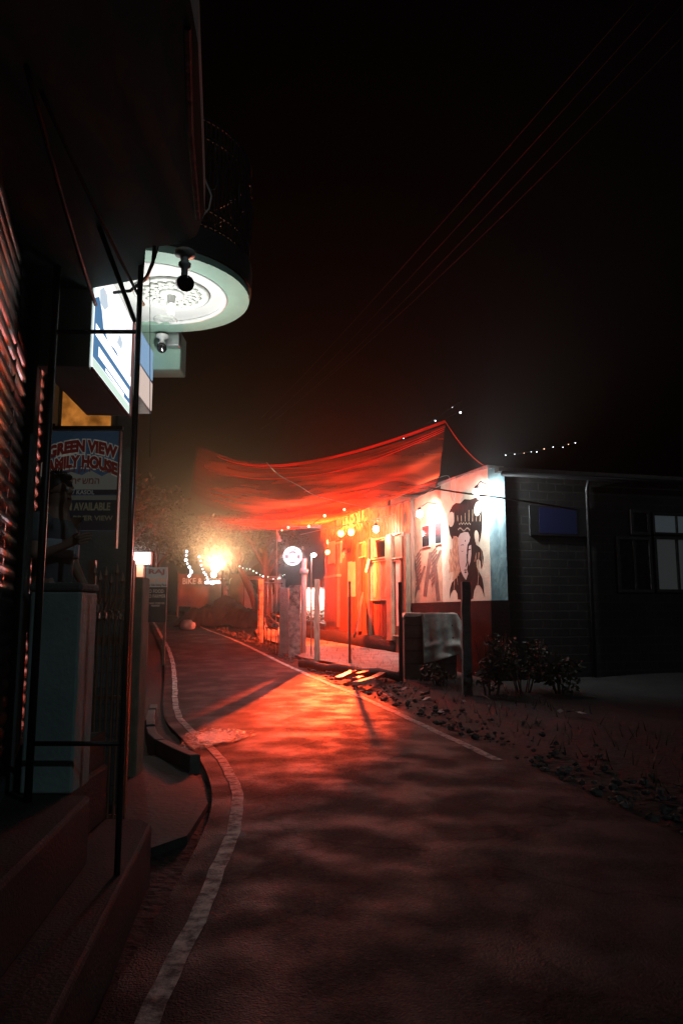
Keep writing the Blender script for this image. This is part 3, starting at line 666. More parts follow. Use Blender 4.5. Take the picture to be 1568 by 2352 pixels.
q = P(372, 800, 6.30); cctv((q.x, q.y, q.z), (0.25, -1, -0.3), 'security camera below the green rim of the round balcony', 0.12)
q0 = P(385, 758, 6.42); m = MB(); m.box(q0.x, q0.x + 0.12, 6.36, 6.455, q0.z - 0.17, q0.z); tag(m.build('junction_box', 'steel', bevel=0.01), 'small grey junction box on the beam next to the balcony camera', 'box')

# ------------------------------------------------------------------ pipes and pipe frame
fr = thing('pipe_frame', (P(300, 1200, 3.95).x, 3.95, 0.30), 'tall thin black pipe frame standing on the step before the light box', 'frame')
xR, xL = P(301, 1200, 3.95).x, P(100, 1200, 3.95).x
m = MB(); m.tube([(xR, 3.95, 0.30), (xR, 3.95, SZ)], 0.0155, 10); m.build('upright', mat('pipe_paint', (0.10, 0.105, 0.11), (0.06, 0.06, 0.065), 0.25, metal=0.6, scale=14), fr, smooth=True)
m = MB(); m.tube([(xL, 3.95, 0.65), (xL, 3.95, SZ)], 0.02, 10); m.build('upright', 'black', fr, smooth=True)
for py in (762, 1708):
    z = P(200, py, 3.95).z; m = MB(); m.tube([(xL, 3.95, z), (xR, 3.95, z)], 0.0125, 8); m.build('crossbar', 'black', fr, smooth=True)
m = MB(); a = P(310, 738, 3.93); b = Ps(228, 520, SZ); m.tube([a, (a + b) / 2, b], 0.013, 8); m.build('brace', 'black', fr, smooth=True)
m = MB(); x = P(4, 1200, 3.70).x; m.tube([(x, 3.70, 0.65), (x, 3.70, 2.0), (x + 0.004, 3.70, 2.4), (x, 3.70, 3.54)], 0.021, 10)
for z in (1.1, 1.75, 2.6): m.tube([(x, 3.70, z), (x, 3.70, z + 0.05)], 0.026, 10)
tag(m.build('drain_pipe', 'steel', smooth=True), 'grey metal drain pipe at the far left edge in front of the shutters', 'pipe')
# cables across the overhead slab
cabs = [((95, 190), (330, 700), 0.016, 0.02, 'thick black cable slanting under the slab towards the light box'),
        ((60, 130), (220, 700), 0.018, 0.03, 'thick black cable nearest the shutters, sagging under the slab')]
for (p0, p1, r, sg, lab) in cabs:
    a = Ps(p0[0], p0[1] + 20, SZ - 0.05); b = P(p1[0], p1[1], 4.1); tag(MB().tube(catenary(a, b, sg), r * 0.6, 6).build('cable', 'cable', smooth=True), lab, 'cable')
a, b = Ps(355, 565, SZ - 0.03), P(262, 672, 4.22); c_ = P(336, 640, 4.1)
tag(MB().tube([a, a + V((-0.01, .02, -.08)), c_, P(300, 668, 4.15), b], 0.010, 6).build('cable', 'cable', smooth=True), 'short black cable looping from the slab down to the top of the light box', 'cable')
tag(MB().tube([P(365, 560, 3.9), P(357, 590, 3.92), P(342, 628, 3.95), P(318, 655, 3.95)], 0.006, 6).build('cable', 'cable', smooth=True), 'thin black cable hanging in front of the white soffit', 'cable')
a = P(345, 600, 5.3); tag(MB().tube([P(345, 575, 5.3) , a, P(345, 1050, 5.3)], 0.003, 5).build('cord', 'cable'), 'thin straight cord hanging down past the round balcony soffit', 'cord')
a = P(478, 430, 4.9); tag(MB().tube([P(470, 410, 4.85), P(486, 450, 4.9), P(480, 480, 4.9), P(462, 500, 4.85)], 0.006, 6).build('cable', 'palecable', smooth=True), 'short pale cable loop at the right edge of the overhead slab', 'cable')

# ------------------------------------------------------------------ pier, gate and the person by the steps
a, b = P(45, 1815, 4.12), P(165, 1815, 4.12); zt_ = P(120, 1338, 4.12).z
pr = thing('gate_pier', ((a.x + b.x) / 2, 4.26, 0.65), 'pale green waist high masonry pier standing on the upper step', 'pier')
m = MB(); m.box(a.x, b.x, 4.12, 4.40, 0.652, zt_ - 0.05); m.build('shaft', 'paleplaster', pr, bevel=0.012)
m = MB(); m.box(a.x - 0.008, b.x + 0.008, 4.11, 4.41, zt_ - 0.048, zt_); m.build('cap', 'darkplaster', pr, bevel=0.015)
m = MB(); m.prism([(-1.52, 4.44), (-1.52, 4.93), (-2.15, 4.93), (-2.05, 4.44)], 0.651, 0.85); m.build('step', 'stepstone', house)

def skinned(verts, edges, radii, root=0, sub=2):
    me = bpy.data.meshes.new('s'); me.from_pydata([V(p) for p in verts], edges, []); me.update()
    o = bpy.data.objects.new('s', me); COL.objects.link(o)
    md = o.modifiers.new('skin', 'SKIN'); md.use_smooth_shade = True
    for i, r in enumerate(radii):
        r = r if isinstance(r, tuple) else (r, r)
        me.skin_vertices[0].data[i].radius = r
    me.skin_vertices[0].data[root].use_root = True
    sm = o.modifiers.new('sub', 'SUBSURF'); sm.levels = sub; sm.render_levels = sub
    dg = bpy.context.evaluated_depsgraph_get(); em = bpy.data.meshes.new_from_object(o.evaluated_get(dg))
    vs = [v.co.copy() for v in em.vertices]; fs = [tuple(p.vertices) for p in em.polygons]
    bpy.data.objects.remove(o); bpy.data.meshes.remove(me); bpy.data.meshes.remove(em)
    return vs, fs
PL = V((-1.80, 4.62, 0.85)); PM = Matrix.Translation(PL) @ Matrix.Rotation(R(-14), 4, 'Z')
vs, es, rs = [], [], []
def J(p, r, par=None):
    vs.append(p); rs.append(r)
    if par is not None: es.append((par, len(vs) - 1))
    return len(vs) - 1
pel = J((0, 0, 0.86), 0.115); wai = J((0, 0, 1.02), 0.105, pel); che = J((0.01, 0, 1.22), 0.125, wai); upc = J((0.0, 0, 1.34), 0.085, che)
nek = J((0.012, 0, 1.42), 0.048, upc); hb_ = J((0.025, 0, 1.475), 0.066, nek); hm_ = J((0.02, 0, 1.535), 0.082, hb_); ht_ = J((0.012, 0, 1.585), 0.066, hm_)
J((0.085, 0, 1.455), 0.022, hb_); J((0.112, 0, 1.515), 0.012, hm_)
for sy in (-1, 1): J((0.012, sy * 0.085, 1.52), 0.014, hm_)
for sy in (-1, 1):
    hp = J((0, sy * 0.085, 0.80), 0.085, pel); kn = J((0.03, sy * 0.095, 0.45), 0.058, hp); an = J((0.0, sy * 0.10, 0.08), 0.038, kn); J((0.14, sy * 0.11, 0.03), 0.03, an)
    sh = J((0.0, sy * 0.16, 1.335), 0.055, upc)
    el = J((0.02 if sy < 0 else 0.0, sy * 0.205, 1.09), 0.038, sh)
    wr = J((0.19, sy * 0.16, 1.16) if sy < 0 else (0.12, sy * 0.2, 0.90), 0.025, el)
    dx = (V(vs[wr]) - V(vs[el])).normalized()
    pa_ = V(vs[wr]) + dx * 0.05; pm_ = J(tuple(pa_), (0.032, 0.02), wr)
    side = V((0, 0, 1)) if sy < 0 else V((1, 0, 0)); curl = V((0, 1, 0)) * (-sy)
    for k, ln in enumerate((0.030, 0.036, 0.033, 0.026)):
        f1 = J(tuple(pa_ + dx * 0.045 + side * (0.026 - 0.017 * k)), 0.0085, pm_)
        f2 = J(tuple(V(vs[f1]) + dx * ln + curl * 0.01), 0.008, f1); J(tuple(V(vs[f2]) + dx * ln * 0.7 + curl * 0.02), 0.006, f2)
    t1 = J(tuple(pa_ + side * 0.035 - dx * 0.005), 0.010, pm_); J(tuple(pa_ + side * 0.05 + dx * 0.03 + curl * 0.012), 0.008, t1)
bv, bf = skinned(vs, es, rs)
per = MB().add([PM @ p for p in bv], bf).build('person', 'skin', smooth=True)
tag(per, 'person with dark hair in a grey shirt standing behind the pale pier, one forearm raised', 'person')
def cloth(nm, V_, E_, R_, mt_, zcut=None):
    a, f = skinned(V_, E_, R_)
    return MB().add([PM @ p for p in a], f).build(nm, mt_, per, smooth=True)
cloth('shirt', [(0, 0, 0.84), (0, 0, 1.02), (0.01, 0, 1.22), (0, 0, 1.345), (0, -0.165, 1.335), (0.015, -0.19, 1.16), (0, 0.165, 1.335), (0.0, 0.19, 1.16), (0.0, 0, 1.385)],
      [(0, 1), (1, 2), (2, 3), (3, 4), (4, 5), (3, 6), (6, 7), (3, 8)], [0.135, 0.125, 0.142, 0.098, 0.066, 0.058, 0.066, 0.058, 0.062], 'shirt')
cloth('trousers', [(0, 0, 0.88), (0, -0.085, 0.79), (0.03, -0.095, 0.45), (0.0, -0.10, 0.10), (0, 0.085, 0.79), (0.03, 0.095, 0.45), (0.0, 0.10, 0.10)],
      [(0, 1), (1, 2), (2, 3), (0, 4), (4, 5), (5, 6)], [0.128, 0.10, 0.075, 0.062, 0.10, 0.075, 0.062], 'trousers')
m = MB()
rr = []
for i in range(7):
    z = 1.10 + 0.11 * i / 6; row = []
    for k in range(25):
        a = 2 * pi * k / 24; row.append(PM @ V((0.005 + 0.150 * cos(a), 0.150 * sin(a), z + 0.004 * sin(3 * a))))
    rr.append(row)
m.grid(rr).build('pale_waist_band', 'palecloth', per, smooth=True, solid=0.004)
# hair cap, with a short tuft at the back
m = MB()
for c, r, sq in (((0.0, 0, 1.555), 0.098, (1.0, 0.98, 0.82)), ((-0.05, 0, 1.53), 0.075, (0.8, 1, 1.1)), ((0.05, 0, 1.612), 0.045, (1.1, 1.3, 0.6))):
    m.ball(PM @ V(c), r, 16, sq)
for k in range(60):
    a = random.uniform(0, 2 * pi); t = random.uniform(0.2, 1.1); d = V((sin(t) * cos(a), sin(t) * sin(a), cos(t)))
    p0 = V((0, 0, 1.56)) + d * 0.085; m.tube([PM @ p0, PM @ (p0 + d * 0.03 + V((-0.01, 0, -0.005)))], [0.008, 0.002], 5)
m.build('hair', 'hair', per, smooth=True)
for sy in (-1, 1):
    m = MB(); m.ball(PM @ V((0.098, sy * 0.032, 1.53)), 0.011, 8); m.build('eye', 'plastic', per, smooth=True)
m = MB(); m.ball(PM @ V((0.095, 0, 1.476)), 0.02, 8, (0.5, 1, 0.28)); m.build('mouth', mat('lips', (0.3, 0.10, 0.09), None, 0.5), per, smooth=True)

# ornate iron gate
ga, gb = P(196, 1700, 5.35), P(288, 1700, 5.35); gz0, gz1 = 0.10, P(240, 1300, 5.35).z
gt = thing('iron_gate', ((ga.x + gb.x) / 2, 5.35, gz0), 'ornate spiked iron gate with red lit bars between the pier and the olive pillar', 'gate')
m = MB()
for z in (gz0 + 0.12, 1.02, 1.42, gz1 - 0.22): m.box(ga.x, gb.x, 5.338, 5.362, z - (0.014 if z != 1.42 else 0.03), z + (0.014 if z != 1.42 else 0.03))
m.build('rail', 'gateiron', gt)
nb = 7
for k in range(nb):
    x = ga.x + (gb.x - ga.x) * (k + 0.5) / nb; zt2 = gz1 - (0.0, 0.05, 0.02, 0.07, 0.0, 0.06, 0.1)[k]
    m = MB(); m.tube([(x, 5.335, gz0), (x, 5.335, zt2 - 0.06)], 0.0085, 8); m.lathe((x, 5.335, zt2 - 0.07), [(0.0085, 0), (0.02, 0.02), (0.012, 0.05), (0.0, 0.09)], 8); m.build('bar', 'gateiron', gt)
for x in (ga.x, gb.x):
    m = MB(); m.box(x - 0.02, x + 0.02, 5.33, 5.37, gz0 - 0.1, gz1 + 0.04); m.build('post', 'gateiron', gt)
m = MB()
for k in range(5):
    x = ga.x + (gb.x - ga.x) * (k + 0.7) / 5.6; c = V((x, 5.318, gz1 - 0.36))
    m.tube([c + V((0.035 * cos(t) * (1 - t / 9), 0, 0.05 * sin(t) * (1 - t / 9))) for t in [j * 0.45 for j in range(15)]], 0.008, 6)
    m.tube([c + V((0.02, 0, 0.05)), c + V((0.045, 0, 0.13))], 0.009, 6)
m.build('scrollwork', 'gateiron', gt)
m = MB()
for k in range(12):
    z = 0.2 + 0.11 * k; m.tube([(ga.x, 5.352, z), (gb.x, 5.352, z + 0.01)], 0.003, 5)
for k in range(7):
    x = ga.x + (gb.x - ga.x) * k / 6; m.tube([(x, 5.352, 0.2), (x, 5.352, 1.4)], 0.003, 5)
m.build('mesh_panel', 'iron', gt)
# low kerb wall curving out by the road
kp = [GP(*q) for q in [(352, 1640), (345, 1668), (343, 1695), (352, 1718), (378, 1738), (420, 1758), (450, 1772)]]
m = MB(); kp = resample(kp, 24); 
for a_, b_ in zip(kp[::3], kp[3::3]):
    d_ = (b_ - a_); l_ = d_.length - 0.012; d_.normalize(); q_ = a_ + d_ * 0.006 + V((random.uniform(-.008, .008), random.uniform(-.008, .008), 0)); h_ = 0.15 + random.uniform(-.012, .012)
    m.beam(q_ + V((0, 0, h_ / 2 - 0.03)), q_ + d_ * l_ + V((0, 0, h_ / 2 - 0.03 + random.uniform(-.006, .006))), 0.12, h_ + 0.06)
tag(m.build('kerb_wall', MT['darkplaster'], bevel=0.014), 'low curved row of kerb stones at the bend beside the left line', 'kerb')

# ------------------------------------------------------------------ far left: bank wall, lit sign, boards, banner
pts = [GP(*q) for q in [(322, 1700), (335, 1620), (355, 1560), (360, 1510)]]
pts = [V((-2.55, 8.6, 0)), V((-3.15, 11.5, 0)), V((-4.1, 15.5, 0)), V((-5.3, 19.5, 0)), V((-7.2, 24, 0))]
rl = resample(pts, 40)
m = MB(); rows = []
for i, p in enumerate(rl):
    h = g(p.y) + 0.55 + 0.10 * sin(i * 1.3) + 0.06 * sin(i * 3.1); rows.append([(p.x + 0.05, p.y, g(p.y) - 0.2), (p.x + 0.02 * sin(i * 2), p.y, h * 0.6 + g(p.y) * 0.4), (p.x - 0.05, p.y, h), (p.x - 0.45, p.y - 0.1, h + 0.04), (p.x - 0.6, p.y - 0.1, g(p.y) - 0.2)])
tag(m.grid(rows).build('stone_wall', 'stone', smooth=True), 'low dark rubble stone wall along the left side of the bend', 'wall')
sg = P(324, 1298, 16.0); sw = thing('lit_road_sign', (sg.x, 16.0, g(16)), 'small glowing white rectangular sign on an orange brown post', 'sign')
m = MB(); m.box(sg.x - 0.075, sg.x + 0.075, 15.93, 16.07, g(16) - 0.1, sg.z); m.build('post', 'orangepost', sw, bevel=0.01)
a, b = P(297, 1298, 16), P(350, 1268, 16)
m = MB(); m.box(a.x, b.x, 15.92, 16.04, a.z, b.z); m.build('housing', 'iron', sw)
m = MB(); m.add([(a.x + 0.01, 15.915, a.z + 0.01), (b.x - 0.01, 15.915, a.z + 0.01), (b.x - 0.01, 15.915, b.z - 0.01), (a.x + 0.01, 15.915, b.z - 0.01)], [(0, 1, 2, 3)]); lf = m.build('lit_face', emit('road_sign_white', (1, 0.97, 0.95), 1.6), sw)
m = MB(); sc_ = V(((a.x + b.x) / 2, 15.91, (a.z + b.z) / 2)); X, Z = V((1, 0, 0)), V((0, 0, 1)); NY = V((0, -1, 0))
w = b.x - a.x; h = b.z - a.z
m.add([sc_ + V((x * w, 0, z * h)) for x, z in ((-0.34, -0.45), (-0.31, -0.45), (-0.29, 0.3), (-0.32, 0.3))], [(0, 1, 2, 3)])
m.add([sc_ + V((x * w, 0, z * h)) for x, z in ((-0.45, -0.02), (-0.27, 0.10), (-0.27, 0.16), (-0.45, 0.04))], [(0, 1, 2, 3)])
m.add([sc_ + V((x * w, 0, z * h)) for x, z in ((-0.10, -0.45), (-0.07, -0.45), (-0.08, -0.12), (-0.10, -0.12))], [(0, 1, 2, 3)])
for k in range(8): m.add([sc_ + V((x * w, 0, z * h)) for x, z in ((-0.2 + k * 0.065, 0.22), (-0.16 + k * 0.065, 0.22), (-0.155 + k * 0.065, 0.27), (-0.195 + k * 0.065, 0.27))], [(0, 1, 2, 3)])
m.add([sc_ + V((x * w, 0, z * h)) for x, z in ((0.38, -0.45), (0.41, -0.45), (0.42, 0.45), (0.40, 0.45))], [(0, 1, 2, 3)])
m.build('brown_lettering', mat('sign_brown_ink', (0.3, 0.12, 0.1), None, 0.6), lf)
light(sw, (sg.x, 15.6, sg.z + 0.15), (1, 0.9, 0.8), 60, 0.15)
a, b = P(333, 1398, 19.5), P(385, 1303, 19.5)
rb = thing('notice_board', ((a.x + b.x) / 2, 19.5, g(19.5)), 'dark board with a pale painted top and chalked notices, right of the glowing road sign', 'sign')
m = MB(); m.box(a.x, b.x, 19.5, 19.56, a.z - 0.35, b.z); m.build('panel', 'blackboard', rb)
for x in (a.x + 0.05, b.x - 0.05):
    m = MB(); m.box(x - 0.03, x + 0.03, 19.562, 19.62, g(19.5) - 0.2, b.z); m.build('leg', 'wood', rb)
bw, bh = b.x - a.x, b.z - a.z; bc = V(((a.x + b.x) / 2, 19.498, a.z))
m = MB(); m.add([bc + V((bw * x, 0, bh * z)) for x, z in ((-0.5, 0.52), (0.5, 0.52), (0.5, 1.0), (-0.5, 1.0))], [(0, 1, 2, 3)]); m.build('painted_top', self_lit('board_top_paint', (0.33, 0.34, 0.32), 0.10), rb)
m = MB(); put_text(m, 'RAJ', 0.2, bc, X, Z, NY, 0, bh * 0.88, 0.008, lift=0.005, width=bw * 0.75, height=bh * 0.15)
m.build('red_lettering', 'signred', rb)
m = MB(); put_text(m, 'River View', 0.15, bc, X, Z, NY, 0, bh * 0.70, 0.004, lift=0.005, width=bw * 0.92, height=bh * 0.14); m.build('orange_lettering', self_lit('board_orange_paint', (0.6, 0.3, 0.16), 0.1), rb)
m = MB(); put_text(m, 'River Side Sitting Place', 0.08, bc, X, Z, NY, 0, bh * 0.565, 0.003, lift=0.005, width=bw * 0.97, height=bh * 0.075); m.build('white_lettering', mat('board_dark_ink', (0.1, 0.04, 0.03), None, 0.6), rb)
m = MB()
put_text(m, 'NO FOOD', 0.1, bc, X, Z, NY, -0.03, bh * 0.42, 0.0, lift=0.005, width=bw * 0.82, height=bh * 0.085)
put_text(m, 'NO FARMER', 0.1, bc, X, Z, NY, 0.0, bh * 0.30, 0.0, lift=0.005, width=bw * 0.92, height=bh * 0.085)
put_text(m, 'ISTAND FOREVER', 0.06, bc, X, Z, NY, 0, bh * 0.13, 0.0, lift=0.005, width=bw * 0.85, height=bh * 0.045)
put_text(m, 'FARMER', 0.06, bc, X, Z, NY, 0, bh * 0.07, 0.0, lift=0.005, width=bw * 0.4, height=bh * 0.045)
m.build('chalk_lettering', 'chalk', rb)
a, b = P(408, 1392, 38.5), P(560, 1318, 38.5)
bn = thing('cloth_banner', ((a.x + b.x) / 2, 38.5, g(38.5)), 'long orange cloth banner with pale capital letters strung under the bright lamp', 'banner')
m = MB(); rows = []
for i in range(2): rows.append([(a.x + (b.x - a.x) * k / 20, 38.5 + 0.06 * sin(k * 0.9), (a.z if i == 0 else b.z) - 0.25 * (k / 20) * (0 if i else 0.3) - 0.05 * sin(pi * k / 20)) for k in range(21)])
m.grid(rows).build('cloth', 'banner', bn, smooth=True, solid=0.01)
m = MB(); put_text(m, 'BIKE & SCOOTY', 0.4, (a.x + (b.x - a.x) * 0.45, 38.40, b.z - 0.38), X, Z, NY, 0, 0, 0.006, lift=0.01, width=(b.x - a.x) * 0.75, height=0.32); m.build('lettering', self_lit('banner_letter_paint', (0.65, 0.5, 0.35), 0.15), bn)
for x in (a.x, b.x):
    m = MB(); m.tube([(x, 38.55, g(38.5) - 0.2), (x, 38.55, b.z + 0.1)], 0.05, 8); m.build('pole', 'wood', bn)

# ------------------------------------------------------------------ corner house with the mural
def fb(m, px0, px1, py0, py1, o0, o1):
    """a box standing on the facade line, spanning these picture columns and heights, between two offsets"""
    s0, s1 = FS(px0, o1), FS(px1, o1); pm_ = (px0 + px1) / 2
    z0, z1 = FP(pm_, py1, o1).z, FP(pm_, py0, o1).z
    return fs_(m, s0, s1, z0, z1, o0, o1)
def fs_(m, s0, s1, z0, z1, o0, o1):
    a = fac(s0, o0, z0); return m.obox(a, fac(s1, o0, z0) - a, fac(s0, o1, z0) - a, V((0, 0, z1 - z0)))
def fpoly(m, pts, lift):
    n0 = len(m.v); m.add([FP(x, y, lift) for x, y in pts], [tuple(range(len(pts)))]); return m
def fquad(m, p, q, w, lift):
    a, b = V((*p, 0)), V((*q, 0)); d = (b - a).normalized(); n = V((-d.y, d.x, 0)) * w / 2
    return fpoly(m, [((a + n).x, (a + n).y), ((b + n).x, (b + n).y), ((b - n).x, (b - n).y), ((a - n).x, (a - n).y)], lift)
def ell(cx, cy, rx, ry, n=18, tilt=0.0):
    out = []
    for k in range(n):
        a = 2 * pi * k / n; x, y = rx * cos(a), ry * sin(a); out.append((cx + x * cos(tilt) - y * sin(tilt), cy + x * sin(tilt) + y * cos(tilt)))
    return out
ZT = P(1128, 1075, 17.0).z; ZPL = FP(1128, 1379).z
S_M = FS(1015); S_E = FS(944)
E = (P(1161, 1200, 17.0).x - CO.x)
ch = thing('corner_house', (6.0, 18.5, 0.1), 'corner house with a painted mural wall and a dark brick front on the right', 'building')
# mural end of the wall: a thick end pier, its narrow blue face towards the camera
m = MB(); m.prism([(CO.x, CO.y), (CO.x + VD.x * S_M, CO.y + VD.y * S_M), (CO.x + VD.x * S_M + E, CO.y + VD.y * S_M + 0.05), (CO.x + E, CO.y + 0.03)], ZPL, ZT)
mw = m.build('mural_wall', 'yellowwall', ch)
m = MB(); m.obox((CO.x, CO.y - 0.004, ZPL + 0.002), (E, 0.03, 0), (0, -0.004, 0), (0, 0, ZT - ZPL - 0.004)); m.build('end_face', 'bluewall', ch)
m = MB(); fs_(m, S_M + 0.002, S_E, ZPL - 0.05, ZT - 0.06, -0.30, -0.10); m.build('rear_mural_wall', 'brown', ch)
m = MB(); fs_(m, -0.02, S_E, -0.1, ZPL - 0.002, -0.35, 0.03); m.obox((CO.x - 0.02, CO.y - 0.05, -0.1), (E + 0.04, 0.0, 0), (0, 0.25, 0), (0, 0, ZPL + 0.098)); m.build('plinth', 'maroon', ch)
m = MB(); fs_(m, -0.06, S_M + 0.1, ZT + 0.002, ZT + 0.06, -0.4, 0.05); m.build('coping', 'concrete', ch)
# brick front
bx0, by0, bx1, by1 = CO.x + E + 0.002, 17.12, 9.4, 18.55
BD = V((bx1 - bx0, by1 - by0, 0)); BL = BD.length; BD.normalize(); BN = V((BD.y, -BD.x, 0))
def bf_(m, s0, s1, z0, z1, o0, o1):
    a = V((bx0, by0, z0)) + BD * s0 + BN * o0
    return m.obox(a, BD * (s1 - s0), BN * (o1 - o0), V((0, 0, z1 - z0)))
def BS(px, py):
    d = ray(px, py); o = V((0, 0, CAMZ)); c = V((bx0, by0, 0)); p = o + d * ((c - o).dot(BN) / d.dot(BN)); return (p - c).dot(BD), p.z
ZB = ZT - 0.12
m = MB(); bf_(m, 0, BL, -0.1, ZB, -0.25, 0.0)
bwall = m.build('brick_wall', 'brick', ch)
m = MB(); bf_(m, -0.25, BL + 0.3, ZB + 0.002, ZB + 0.10, -4.0, 0.28); m.build('roof', 'roof', ch)
m = MB(); m.obox(V((bx1, by1, -0.1)), V((-1.5, 4.5, 0)), V((-0.2, 0, 0)), V((0, 0, ZB + 0.098))); m.build('side_wall', 'brick', ch)
def bwin(px0, px1, py0, py1, glass, split=0, rounded=0):
    s0, z1 = BS(px0, (py0 + py1) / 2)[0], BS((px0 + px1) / 2, py0)[1]; s1, z0 = BS(px1, (py0 + py1) / 2)[0], BS((px0 + px1) / 2, py1)[1]
    m = MB(); t = 0.07
    bf_(m, s0 - t, s0, z0 - t, z1 + t, 0.002, 0.07); bf_(m, s1, s1 + t, z0 - t, z1 + t, 0.002, 0.07); bf_(m, s0, s1, z0 - t, z0, 0.002, 0.07); bf_(m, s0, s1, z1, z1 + t, 0.002, 0.07)
    for k in range(split):
        c = s0 + (s1 - s0) * (k + 1) / (split + 1); bf_(m, c - 0.03, c + 0.03, z0, z1, 0.002, 0.06)
    w = m.build('window', 'darkwood', ch, bevel=0.02 if rounded else 0)
    m = MB(); bf_(m, s0, s1, z0, z1, 0.003, 0.02); m.build('pane', glass, w)
    return w
m = MB(); q0 = V((bx0, by0, 0)) + BD * 2.15 + BN * 0.06; m.tube([V((q0.x, q0.y, 0.1)), V((q0.x, q0.y, ZB - 0.25)), V((q0.x, q0.y, ZB - 0.02)) + BN * 0.15], 0.045, 8); m.build('downpipe', 'black', ch, smooth=True)
m = MB(); q0 = V((bx0, by0, ZB - 0.06)) + BN * 0.33; m.tube([q0 - BD * 0.2, q0 + BD * (BL + 0.2)], 0.06, 8); m.build('gutter', 'black', ch, smooth=True)
dimpane = self_lit('dim_pane', (0.20, 0.25, 0.27), 0.10, 0.25); darkpane = self_lit('dim_grey_pane', (0.17, 0.18, 0.18), 0.085, 0.3)
bwin(1500, 1600, 1186, 1224, dimpane, 1, 1); bwin(1506, 1600, 1240, 1354, darkpane, 1); bwin(1450, 1482, 1178, 1222, 'window', 0); bwin(1420, 1488, 1240, 1354, 'window', 1)
s0, z1 = BS(1212, 1163)[0], BS(1280, 1163)[1]; s1, z0 = BS(1352, 1232)[0], BS(1280, 1232)[1]
m = MB(); bf_(m, s0, s1, z0, z1, 0.002, 0.05); w = m.build('wall_panel', 'black', ch, bevel=0.01)
m = MB(); bf_(m, s0 + 0.25, s1 - 0.35, z0 + 0.06, z1 - 0.05, 0.051, 0.056); m.build('blue_sheet', self_lit('deep_blue_sheet', (0.004, 0.007, 0.045), 0.10), w)
# small windows in the rear mural wall
for (a, b, c, d) in ((970, 985, 1208, 1254), (1000, 1013, 1200, 1247)):
    m = MB(); fb(m, a - 2, b + 2, c - 3, d + 3, -0.098, -0.06); w = m.build('window', 'palewood', ch)
    m = MB(); fb(m, a, b, c, d, -0.058, -0.05); m.build('pane', 'window', w)
# the mural: a head in a dark flaming headdress, painted flat on the plaster
def mu(pts): return [(861.2 + 0.2563 * x, 1033.5 + 0.2563 * y) for x, y in pts]
dark = mu([(690, 500), (720, 475), (760, 478), (800, 440), (850, 445), (900, 428), (930, 452), (950, 520), (960, 620), (955, 710), (945, 780), (932, 832), (922, 800), (930, 760), (905, 780), (893, 815), (905, 850), (935, 870), (960, 905), (970, 965), (965, 1020), (950, 1068), (942, 1000), (925, 975), (908, 990), (908, 1050), (935, 1100), (958, 1150), (970, 1220), (976, 1312), (955, 1245), (932, 1213), (905, 1214), (886, 1260), (876, 1332), (845, 1345), (740, 1340), (736, 1290), (718, 1255), (700, 1254), (680, 1285), (666, 1330), (668, 1250), (685, 1190), (720, 1150), (748, 1100), (745, 1040), (742, 950), (744, 860), (748, 790), (720, 770), (690, 800), (668, 760), (655, 680), (655, 600), (668, 545)])
dm = fpoly(MB(), dark, 0.004).build('mural_headdress', 'buddhadark', mw)
m = fpoly(MB(), mu([(700, 770), (745, 790), (742, 860), (746, 960), (752, 1040), (762, 1090), (725, 1150), (692, 1170), (700, 1090), (655, 1100), (668, 1050), (655, 1000), (672, 930), (692, 870)]), 0.006); m.build('mural_gilding', 'buddhagold', dm)
m = MB()
fpoly(m, mu([(745, 780), (762, 750), (800, 735), (832, 738), (850, 780), (842, 820), (826, 850), (820, 900), (822, 950), (832, 985), (826, 1040), (822, 1070), (832, 1110), (812, 1166), (788, 1130), (765, 1080), (752, 1010), (746, 900)]), 0.0065)
fpoly(m, mu([(838, 862), (858, 850), (860, 930), (852, 1000), (838, 1040), (830, 960)]), 0.0065)
face = m.build('mural_face', 'buddhapale', dm)
m = MB()
fpoly(m, mu(ell(806, 815, 4, 9)), 0.009)
fpoly(m, mu([(762, 862), (772, 848), (788, 846), (796, 858), (785, 853), (772, 855)]), 0.009); fpoly(m, mu([(766, 900), (778, 908), (792, 903), (780, 914)]), 0.009)
fpoly(m, mu([(824, 905), (834, 890), (856, 885), (852, 896), (838, 900)]), 0.009); fpoly(m, mu([(816, 930), (826, 935), (828, 1010), (812, 1050), (806, 1046), (818, 1006)]), 0.009)
fpoly(m, mu([(790, 1078), (806, 1070), (826, 1076), (808, 1082)]), 0.009); fpoly(m, mu([(796, 1092), (808, 1088), (820, 1094), (808, 1108)]), 0.009)
m.build('mural_features', 'buddhadark', face)
m = MB()
for c in ((915, 528, 30, 66, 0.1), (908, 775, 20, 56, -0.1), (680, 622, 28, 68, 0.05), (820, 415, 30, 28, 0)): fpoly(m, mu(ell(*c[:4], tilt=c[4])), 0.0065)
for k in range(12): fpoly(m, mu(ell(745 + 9 * k, 712 - 4 * sin(k * 0.28 * pi / 1.0) * 3, 3, 8, 8)), 0.009)
for k in range(9): fpoly(m, mu(ell(755 + 12 * k, 664 - 9 * (k % 2) * 1.0, 3, 9, 8)), 0.009)
m.build('mural_petals', 'yellowwall', dm)
m = MB()
for k in range(26):
    x = random.choice((random.uniform(668, 740), random.uniform(862, 960))); y = random.uniform(880, 1120); l = random.uniform(40, 150); w = random.uniform(2, 6); b_ = random.uniform(-14, 14)
    fpoly(m, mu([(x, y), (x + w, y + 4), (x + w + b_, y + l), (x + b_ - 1, y + l * .96)]), 0.008)
for k in range(8):
    x = 700 + 34 * k; fpoly(m, mu([(x, 560 + 30 * sin(k)), (x + 5, 560 + 30 * sin(k)), (x + 9 - k, 640), (x + 3 - k, 640)]), 0.008)
m.build('mural_strands', 'buddhagold', dm)
